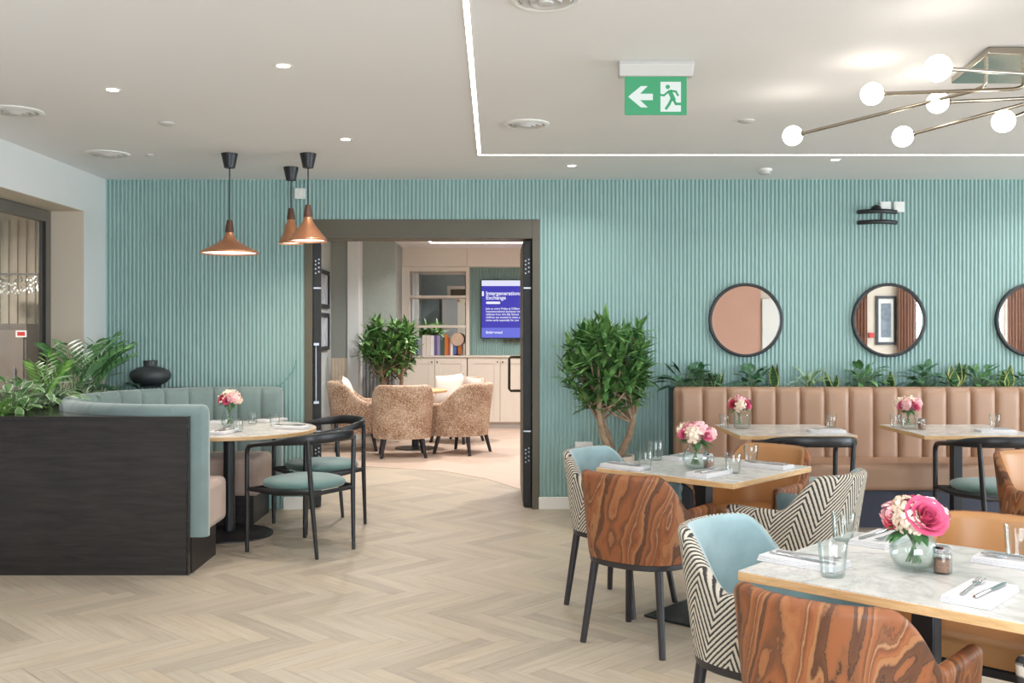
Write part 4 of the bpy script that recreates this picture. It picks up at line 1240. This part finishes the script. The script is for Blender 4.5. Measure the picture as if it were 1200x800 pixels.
# copper pendants
def pendant(label, px, mpy, wood0, wood1, rim, wpx, kind):
    Y = F(px, mpy, H)[1]; s = FPX/Y; x = PX(px, Y)
    zr = PZ(rim, Y); zn0 = PZ(wood1, Y); zn1 = PZ(wood0, Y); r = wpx/2/s
    o = thing('pendant_lamp', label, 'pendant lamp', (x, Y, zr), 0, 'copper pendant lamps')
    H_ = H-zr
    MB().lathe([(.032, H_-.095), (.036, H_-.098), (.056, H_-.004), (.056, H_)], 28).build('ceiling_cup', M['black'], o)
    MB().tube([(0, 0, zn1-zr-.004), (0, 0, H_-.09)], .0045, 8).build('cord', M['black'], o)
    MB().lathe([(.030, zn0-zr-.002), (.029, zn0-zr+.02), (.018, zn1-zr), (.006, zn1-zr+.003)], 24).build('neck', M['walnut'], o)
    hz = zn0-zr
    if kind == 'wide': prof = [(.026, hz), (.03, hz*.86), (.05, hz*.62), (.095, hz*.42), (r*.86, hz*.16), (r*.985, hz*.07), (r, hz*.02), (r*.985, -.004)]
    else: prof = [(.026, hz), (.03, hz*.88), (.045, hz*.7), (r*.55, hz*.48), (r*.93, hz*.1), (r, hz*.03), (r*.99, -.004)]
    MB().lathe(prof[::-1] + [(max(.004, p[0]-.004), p[1]-.003) for p in prof[1:-1]] + [(r*.97, -.001)], 56, cap=False).build('lamp_shade', M['copper'], o, angle=50)
    MB().lathe([(r*.965, .006), (0, .008)], 48).build('diffuser', M['shade_in'], o)
    return (x, Y, zr)
pend = [pendant('wide flat copper pendant lamp, leftmost of three over the booth', 269, 180, 258, 272, 296.5, 67, 'wide'),
        pendant('small conical copper pendant lamp, hindmost of the three', 341, 196, 244, 257, 285, 28, 'cone'),
        pendant('conical copper pendant lamp nearest the doorway', 361, 180, 240, 254, 282, 45, 'cone')]
# chandelier
ch = thing('chandelier', 'nickel ceiling chandelier with angled arms and glowing opal globes', 'chandelier', (2.5, 4.53, H))
def gp(px, py, r): 
    Y = FPX*.05/r; return Vector((PX(px, Y)-2.5, Y-4.53, PZ(py, Y)-H))
MB().prism([(-.385, -.26), (.385, -.26), (.30, .25), (-.31, .25)], -.032, 0).build('canopy', M['chrome'], ch, bevel=.004)
arms = [((929,159,11.5), (-.28, -.03), -.12), ((1022,110,13), (-.12, -.05), -.13), ((1099,80,15.5), (-.05, -.2), -.11), ((1099,120,12.5), (.05, .0), -.155), ((1058,160,12), (.0, .02), -.16), ((1176,142,13), (.1, .05), -.15)]
G = [(gp(*g), d, z) for g, d, z in arms]
G += [(Vector((.75, -.25, -.17)), (.25, -.08), -.14), (Vector((.62, .35, -.26)), (.2, .1), -.16), (Vector((.35, -.65, -.2)), (.12, -.18), -.13), (Vector((1.0, .1, -.22)), (.28, .02), -.12)]
for g, d, z in G:
    top = Vector((d[0], d[1], -.032)); el = Vector((d[0], d[1], z)); dirv = (g-el).normalized()
    e = g-dirv*.052
    P = [tuple(top), (d[0], d[1], z+.05)]+catmull([(d[0], d[1], z+.05), tuple(el+Vector((0, 0, .012))+dirv*.008), tuple(el+dirv*.05)], 5)[1:]+[tuple(e)]
    a = MB().tube(P, .0085, 10).build('arm', M['chrome'], ch)
    MB().tube([tuple(e-dirv*.004), tuple(g-dirv*.035)], [.013, .017], 12).build('socket', M['chrome'], a)
    MB().ball(g, .05, 24, 16).build('globe', M['globe'], a)
# =================================================================== tableware
ZT = .7503
def tumbler(label):
    o = MB().lathe([(.0, .004), (.026, .004), (.0285, .012), (.0345, .088), (.0365, .092), (.0375, .090), (.0315, .012), (.030, .003), (.028, 0), (0, 0)], 40, flute=.018, nf=20).build('drinking_glass', M['glass'], angle=60)
    return tag(o, label, 'glass')
TUM = Kind(tumbler)
GG = 'clear drinking glasses on the tables'
def tum(px, py, label, sc=1.0):
    x, y = F(px, py, ZT); return TUM((x, y, ZT), 0, label, GG, (sc, sc, sc))
T1n, T2n = 'the nearest table', 'the middle table'
tum(976, 675, 'clear glass by the folded napkin at the left of the nearest table', 1.05)
tum(988, 633, 'clear glass behind the other at the left of the nearest table', 1.0)
tum(1194, 655, 'clear glass at the right picture edge on the nearest table', 1.1)
tum(756, 550, 'left one of two clear glasses at the left of the middle table')
tum(768, 539, 'clear glass standing just behind another at the left of the middle table', 1.1)
tum(859, 554, 'clear glass right of the flowers, nearer the front edge of the middle table', 1.05)
tum(880, 541, 'clear glass by the long napkin at the right of the middle table', 1.0)
tum(849, 500, 'clear glass at the left of the flowers on the left banquette table')
tum(974, 500.5, 'clear glass at the right end of the left banquette table')
tum(1049, 500, 'clear glass left of the flowers on the right banquette table')
tum(1166, 500, 'clear glass at the right end of the right banquette table')
tum(279, 506, 'clear glass in front of the flowers on the round booth table')
tum(296, 497, 'clear glass right of the flowers on the round booth table')
tum(322, 500, 'clear glass farthest right on the round booth table')
# napkins with cutlery
def napkin(label):
    mb = MB(); a, b = .06, .12
    for k in range(4):
        mb.box(-a+.001*k, a-.0012*k, -b+.0015*k, b-.001*k, .0045*k, .0045*k+.0042)
    return tag(mb.build('folded_napkin', M['napkin'], bevel=.0018), label, 'napkin')
NAP = Kind(napkin)
ZN = ZT+.0178
def fork(label):
    mb = MB()
    mb.tube([(0, -.095, .003), (0, -.04, .004), (0, .03, .006)], [.004, .0032, .0026], 8)
    mb.add([(-.003, .03, .0045), (.003, .03, .0045), (.011, .055, .004), (-.011, .055, .004), (-.003, .03, .0065), (.003, .03, .0065), (.011, .055, .0055), (-.011, .055, .0055)], [(3,2,1,0),(4,5,6,7),(0,1,5,4),(1,2,6,5),(2,3,7,6),(3,0,4,7)])
    for i in range(4):
        x = -.0093+i*.0062; mb.tube([(x, .054, .0048), (x, .08, .006), (x, .1, .009)], [.0021, .0019, .0012], 6)
    return tag(mb.build('fork', M['steel']), label, 'fork')
def knife(label):
    mb = MB().tube([(0, -.1, .0042), (0, -.03, .0046), (0, 0, .004)], [.0042, .0045, .0035], 8)
    P = [(-.004, 0), (.006, 0), (.0085, .04), (.008, .09), (.002, .112), (-.004, .1)]
    mb.prism(P, .003, .005)
    return tag(mb.build('table_knife', M['steel']), label, 'knife')
FK, KN = Kind(fork), Kind(knife)
def setting(px, py, face, where, dx=0, cut=True):
    x, y = F(px, py, ZT); r = R(face-90)
    NAP((x, y, ZT), r, 'folded white napkin '+where, 'folded white napkins')
    if not cut: return
    c, s = math.cos(r), math.sin(r)
    for K, nm, ox, g in ((FK, 'fork', -.022, 'forks on the napkins'), (KN, 'knife', .022, 'knives on the napkins')):
        K((x+ox*c, y+ox*s, ZN), r+(.06 if ox < 0 else -.05), 'steel %s on the napkin %s' % (nm, where), g)
setting(1149, 699, 46.8, 'at the front right of the nearest table')
setting(942, 660, -43.2, 'at the left of the nearest table')
setting(1033, 634, 226.8, 'behind the pink roses on the nearest table')
setting(1196, 662, 136.8, 'at the right picture edge on the nearest table')
setting(831, 556, 46.7, 'at the front of the middle table')
setting(733, 548, -43.3, 'at the left corner of the middle table')
setting(799, 537, 226.7, 'at the back corner of the middle table')
setting(899, 547, 136.7, 'at the right of the middle table')
setting(968, 506, 180, 'at the right end of the left banquette table')
setting(1166, 506, 180, 'at the right end of the right banquette table')
setting(262, 507, 80, 'in front of the flowers on the round booth table')
setting(247, 496, 20, 'beside the booth wing on the round booth table')
setting(318, 493, 240, 'at the back of the round booth table')
setting(341, 501.5, 165, 'at the right of the round booth table')
# shakers
def shaker(label):
    o = thing('pepper_shaker', label, 'shaker')
    MB().lathe([(.0, .002), (.023, .002), (.024, .006), (.024, .05), (.021, .058), (.0215, .06), (.026, .055), (.026, .004), (.024, 0), (0, 0)], 28, flute=.02, nf=14).build('glass_body', M['glass'], o)
    MB().lathe([(.0, .004), (.0215, .004), (.0215, .04), (0, .042)], 20).build('pepper', plain('ground_pepper', S(150,112,92), .9, var=.3, sc=160), o)
    MB().lathe([(.0225, .056), (.0235, .06), (.0235, .07), (.018, .076), (0, .078)], 24).build('lid', M['steel'], o)
    return o
SH = Kind(shaker)
for px, py, lb in ((1104, 671, 'small glass pepper shaker beside the rose bouquet on the nearest table'), (830.5, 549, 'small glass pepper shaker right of the flowers on the middle table'), (1080, 503, 'small glass pepper shaker on the right banquette table')):
    x, y = F(px, py, ZT); SH((x, y, ZT), 0, lb, 'glass pepper shakers')
# vases
def round_vase(label):
    o = thing('glass_vase', label, 'vase')
    pr = [(.0, .0), (.035, .0), (.052, .012), (.064, .04), (.064, .062), (.054, .088), (.042, .104), (.040, .112), (.043, .116)]
    MB().lathe(pr+[(.040, .115), (.037, .110), (.039, .103), (.05, .087), (.060, .061), (.060, .041), (.049, .015), (.033, .006), (0, .006)], 48, flute=.025, nf=16).build('glass_body', M['glass'], o, angle=60)
    MB().lathe([(0, .008), (.032, .008), (.047, .016), (.058, .042), (.058, .06), (.05, .078), (0, .078)], 32).build('water', M['water'], o)
    return o
def straight_vase(label):
    o = thing('glass_vase', label, 'vase')
    MB().lathe([(0, 0), (.05, 0), (.056, .01), (.058, .1), (.06, .105), (.057, .106), (.054, .1), (.052, .012), (0, .008)], 44, flute=.03, nf=18).build('glass_body', M['glass'], o, angle=60)
    MB().lathe([(0, .01), (.05, .012), (.052, .07), (0, .07)], 32).build('water', M['water'], o)
    return o
RV, SV = Kind(round_vase), Kind(straight_vase)
# bouquets
def rose_mb(mb, c, r, axis, rr):
    Mx = Matrix.Translation(c) @ Vector((0, 0, 1)).rotation_difference(axis).to_matrix().to_4x4()
    for ring, (rad, hgt, n, open_) in enumerate(((.16, .62, 3, -.04), (.34, .66, 4, .03), (.55, .62, 5, .10), (.78, .5, 6, .22), (.98, .34, 6, .36))):
        a0 = ring*.9+rr.uniform(0, 1)
        for k in range(n):
            a = a0+2*PI*k/n; sp = 2*PI/n*.72
            rows = []
            for i in range(6):
                t = i/5; row = []
                for j in range(7):
                    u = j/6*2-1
                    rad_ = r*(rad*(.35+.65*t**.6)+open_*t**3*(1-.35*u*u)+.02*ring*u)
                    z = r*(-.45+(hgt+.45)*t*(1-.16*u*u*t) - (.12*t**5 if ring > 1 else 0))
                    row.append((rad_*math.cos(a+sp*u), rad_*math.sin(a+sp*u), z))
                rows.append(row)
            mb.grid(rows, M=Mx)
def hydra_mb(mb, c, r, rr, n=20):
    r *= .86; mb.ball(c, r*.72, 12, 8)
    for i in range(n):
        while True:
            v = Vector((rr.uniform(-1, 1), rr.uniform(-1, 1), rr.uniform(-.5, 1)))
            if .1 < v.length < 1: break
        v.normalize(); p = Vector(c)+v*r*rr.uniform(.8, 1)
        q = Vector((0, 0, 1)).rotation_difference(v).to_matrix().to_4x4(); a0 = rr.uniform(0, 2)
        for k in range(4):
            a = a0+k*PI/2; w = r*.5
            P = [Vector((0, 0, 0)), Vector((w*math.cos(a-.55), w*math.sin(a-.55), w*.12)), Vector((w*1.35*math.cos(a), w*1.35*math.sin(a), w*.05)), Vector((w*math.cos(a+.55), w*math.sin(a+.55), w*.12))]
            mb.add([p+q.to_3x3() @ x for x in P], [(0, 1, 2, 3)])
def bouquet(label, loc, h, R_, spec, seed, sprig=0):
    """spec: list of (kind, azimuth deg, elevation deg, size, material)"""
    rr = random.Random(seed)
    o = thing('flower_bouquet', label, 'flowers', loc, 0, 'bouquets on the tables')
    c = Vector((0, 0, h)); ms = MB(); ml = MB()
    for kind, az, el, sz, mt in spec:
        d = Vector((math.cos(R(az))*math.cos(R(el)), math.sin(R(az))*math.cos(R(el)), math.sin(R(el))))
        sz *= .84 if kind == 'rose' else 1.08; q_ = R_*(1.04 if kind == 'rose' else .95); p = c+Vector((d.x*q_, d.y*q_, d.z*q_*.8))
        mb = MB()
        if kind == 'rose': rose_mb(mb, p, sz, (d+Vector((0, 0, .25))).normalized(), rr)
        else: hydra_mb(mb, p, sz, rr)
        mb.build('rose' if kind == 'rose' else 'blossom_cluster', M[mt], o, angle=80)
        b = Vector((-d.x*.022, -d.y*.022, .012))
        ms.tube(catmull([tuple(b), (p.x*.15, p.y*.15, h*.6), tuple(p)], 4), .0028, 6)
    ms.build('stems', M['stem'], o)
    for k in range(12):
        yaw = rr.uniform(0, 6.28); ml.leaf((math.cos(yaw)*R_*.3, math.sin(yaw)*R_*.3, h-.02), yaw, R(rr.uniform(-10, 25)), R_*rr.uniform(1.0, 1.5), R_*.5, rr.uniform(.5, 1.1), 6, .2)
    ml.build('leaf_spray', M['darkleaf'], o, angle=80)
    if sprig:
        mb = MB()
        for k in range(sprig):
            yaw = rr.uniform(0, 6.28); el = R(rr.uniform(-5, 85)); q = R_*rr.uniform(1.1, 1.45)
            p = c+Vector((math.cos(yaw)*math.cos(el)*q, math.sin(yaw)*math.cos(el)*q, math.sin(el)*q*.95))
            mb.ball(p, .0065, 6, 4); 
        mb.build('filler_buds', M['cream_petal'], o)
    return o
A0 = -90
big = [('rose', A0+8, 24, .056, 'rose'), ('h', A0-42, 12, .038, 'cream_petal'), ('h', A0-20, -6, .026, 'cream_petal'), ('rose', A0-75, 15, .036, 'rose_red'), ('h', A0+78, 16, .038, 'rose_pale'),
       ('rose', A0-30, 80, .04, 'rose'), ('h', A0-60, 50, .038, 'cream_petal'), ('h', A0+75, 52, .034, 'rose_pale'), ('rose', 120, 30, .036, 'rose'), ('h', 60, 30, .042, 'cream_petal'), ('rose', 90, 60, .034, 'rose_red'), ('h', 180, 20, .04, 'rose_pale')]
def at(px, py): x, y = F(px, py, ZT); return (x, y, ZT)
p = at(1071, 667); RV(p, 0, 'round fluted glass vase on the nearest table', 'glass vases'); bouquet('pink rose and cream bouquet in the vase on the nearest table', (p[0], p[1], ZT+.009), .13, .062, big, 51)
mid_ = [('rose', A0-60, 25, .038, 'rose'), ('h', A0-20, 15, .046, 'cream_petal'), ('rose', A0+35, 20, .038, 'rose'), ('h', A0+75, 15, .042, 'rose_pale'), ('rose', A0, 75, .036, 'rose'), ('h', A0+20, 50, .042, 'rose_pale'), ('h', 150, 30, .042, 'cream_petal'), ('rose', 60, 35, .036, 'rose'), ('h', A0-45, 55, .04, 'rose_pale'), ('h', 100, 10, .04, 'cream_petal')]
p = at(815, 549); RV(p, 0, 'round fluted glass vase on the middle table', 'glass vases', (1.0,)*3); bouquet('pink and blush bouquet in the vase on the middle table', (p[0], p[1], ZT+.009), .15, .066, mid_, 52)
t3 = [('rose', A0-55, 25, .04, 'rose_red'), ('h', A0-5, 10, .045, 'cream_petal'), ('rose', A0+40, 25, .042, 'rose'), ('h', A0, 70, .04, 'rose_pale'), ('h', A0+85, 30, .04, 'rose_pale'), ('h', 120, 30, .042, 'cream_petal'), ('rose', 60, 40, .038, 'rose_red')]
p = at(869.5, 501.5); SV(p, 0, 'straight ribbed glass vase on the left banquette table', 'glass vases'); bouquet('red and pink rose bouquet on the left banquette table', (p[0]-.02, p[1], ZT+.012), .14, .06, t3, 53)
t4 = [('rose', A0+30, 12, .036, 'rose'), ('h', A0-25, 25, .044, 'rose_pale'), ('h', A0+70, 25, .044, 'rose_pale'), ('rose', A0-70, 15, .03, 'rose'), ('h', A0, 72, .042, 'cream_petal'), ('h', 130, 30, .042, 'cream_petal'), ('h', 60, 40, .04, 'rose_pale')]
p = at(1065, 502); SV(p, 0, 'straight ribbed glass vase on the right banquette table', 'glass vases', (.95, .95, .95)); bouquet('pink and blush bouquet on the right banquette table', (p[0]-.005, p[1], ZT+.012), .14, .06, t4, 54)
tr = [('rose', A0-45, 20, .036, 'rose_red'), ('rose', A0-5, 10, .032, 'rose'), ('h', A0+35, 30, .042, 'rose_pale'), ('h', A0+80, 15, .036, 'cream_petal'), ('h', A0-10, 65, .038, 'cream_petal'), ('rose', 140, 30, .036, 'rose_red'), ('h', 60, 30, .04, 'rose_pale')]
p = at(266, 500); RV(p, 0, 'small round glass vase on the round booth table', 'glass vases', (.62, .62, .95)); bouquet('red rose and cream bud bouquet on the round booth table', (p[0]+.02, p[1], ZT+.009), .175, .062, tr, 55, 70)

tag(MB().box(-.07, .07, -.02, 0, -.045, .045).box(-.062, .062, -.024, -.02, -.037, .037).build('wall_socket', M['plastic'], loc=(PX(684, 8), YB-.0135, PZ(524, 8)), bevel=.003), 'white double wall socket low on the fluted wall behind the zigzag chair', 'socket')
P = catmull([(PX(a, 7.99), 7.985, PZ(b, 7.99)) for a, b in ((318, 453), (326, 452), (334, 446), (341, 437), (346, 428), (347, 421))], 4)
tag(MB().tube(P, .004, 6).build('loose_cable', plain('green_cable', S(96,150,134), .5)), 'thin green cable looping up the fluted wall from the booth corner', 'cable')
# =================================================================== things behind the left window
o = thing('dark_cabinet', 'dark taupe cabinet seen through the left window', 'cabinet', (-4.75, 9.2, 0))
tp = plain('taupe_cabinet', S(112,100,92), .5)
MB().box(-.8, .42, 0, .35, 0, 1.50).build('carcass', tp, o, bevel=.01)
for k in (-.78, -.17):
    dd = MB().box(k, k+.57, -.02, 0, .06, 1.44).build('door', plain('taupe_cabinet_door', S(128,116,106), .5), o, bevel=.006)
    MB().tube([(k+.5, -.045, .9), (k+.5, -.045, 1.1)], .008).build('handle', M['steel'], dd)
sg = thing('notice_card', 'small white card with a red emblem on the dark cabinet behind the left window', 'sign', (PX(25, 9.18), 9.18, PZ(391, 9.18)))
MB().box(-.05, .05, -.004, 0, -.032, .032).build('card', M['paper'], sg)
MB().box(-.035, .035, -.006, -.004, -.018, .018).build('emblem', M['red'], sg)
o = thing('bead_row', 'made-up row of glass beads hung to glint behind the left window', 'lamp', (PX(20, 8.9), 8.9, PZ(332, 8.9)))  # beads put in to imitate a band of sparkle, no lamp
mb = MB(); r_ = random.Random(5)
for i in range(150):
    mb.ball((r_.uniform(-.35, .3), r_.uniform(-.1, .1), r_.uniform(-.09, .06)), .011, 6, 4)
mb.build('beads', plain('glass_beads', S(235,232,222), .1, .4), o); bpy.data.objects['beads']['kind'] = 'stuff'
MB().box(-.38, .34, -.11, .11, .07, .085).build('rail', M['steel'], o)
MB().tube([(-.2, 0, .085), (-.2, 0, 2.6-PZ(332, 8.9))], .004).tube([(.2, 0, .085), (.2, 0, 2.6-PZ(332, 8.9))], .004).build('cord', M['steel'], o)

# =================================================================== light
def area(name, loc, rot, sx, sy, power, col, spread=180):
    l = bpy.data.lights.new(name, 'AREA'); l.shape = 'RECTANGLE'; l.size = sx; l.size_y = sy; l.energy = power; l.color = col; l.spread = R(spread)
    o = bpy.data.objects.new(name, l); COL.objects.link(o); o.location = loc; o.rotation_euler = rot; return o
def disk(name, loc, power, col, size=.06, spread=140):
    l = bpy.data.lights.new(name, 'AREA'); l.shape = 'DISK'; l.size = size; l.energy = power; l.color = col; l.spread = R(spread)
    o = bpy.data.objects.new(name, l); COL.objects.link(o); o.location = loc; return o
DAY = (.80, .91, 1.0); WARM = (1.0, .88, .74); NEUT = (1.0, .985, .965)
for i, ((a, b), pw) in enumerate(zip(RW, (230, 190))):
    area('daylight', ((a+b)/2, YF-.3, 1.4), (R(90), 0, 0), b-a, 2.1, pw, DAY)
area('daylight', (XR+.3, sum(RYW)/2, 1.4), (R(90), 0, R(90)), RYW[1]-RYW[0], 2.1, 440, DAY)
extra = [(-2.4, 2.3), (-.8, 2.0), (1.0, 2.2), (2.6, 2.0), (4.6, 3.2), (4.6, 5.6), (4.2, 7.35), (6.8, 3.2), (6.8, 6.0), (.6, 3.3), (3.7, 6.0), (8.6, 4.5)]  # unseen downlights added as fill for the main room
for x, y in extra: DL((x, y, H), 0, 'recessed downlight added outside the picture to fill the room with light', GD)
for x, y in spots+extra: disk('downlight_beam', (x, y, H-.012), 4.6, NEUT)
for x, y, z in pend: disk('pendant_beam', (x, y, z-.006), 3, WARM, .16, 150)
# lounge: downlights added out of sight to brighten it
for x, y in ((-1.2, 9.6), (.6, 9.6), (-1.0, 11.6), (.7, 11.6), (-.6, 12.85), (1.0, 13.6)):
    disk('lounge_fill', (x, y, H-.012), 19, NEUT)
    DL((x, y, H), 0, 'recessed downlight added to brighten the lounge, hidden by the door head', GD)
# next room: added lamp without a fixture, brightens the view through the window
disk('next_room_fill', (-4.8, 7.5, 2.55), 70, NEUT, .3, 170)
w = bpy.data.worlds.new('world'); scene.world = w; w.use_nodes = True
w.node_tree.nodes['Background'].inputs[0].default_value = (.75, .86, 1, 1); w.node_tree.nodes['Background'].inputs[1].default_value = 1.6
scene.cycles.max_bounces = 8; scene.cycles.diffuse_bounces = 5; scene.cycles.glossy_bounces = 4; scene.cycles.transparent_max_bounces = 16
scene.cycles.caustics_reflective = False; scene.cycles.caustics_refractive = False
scene.cycles.sample_clamp_indirect = 4
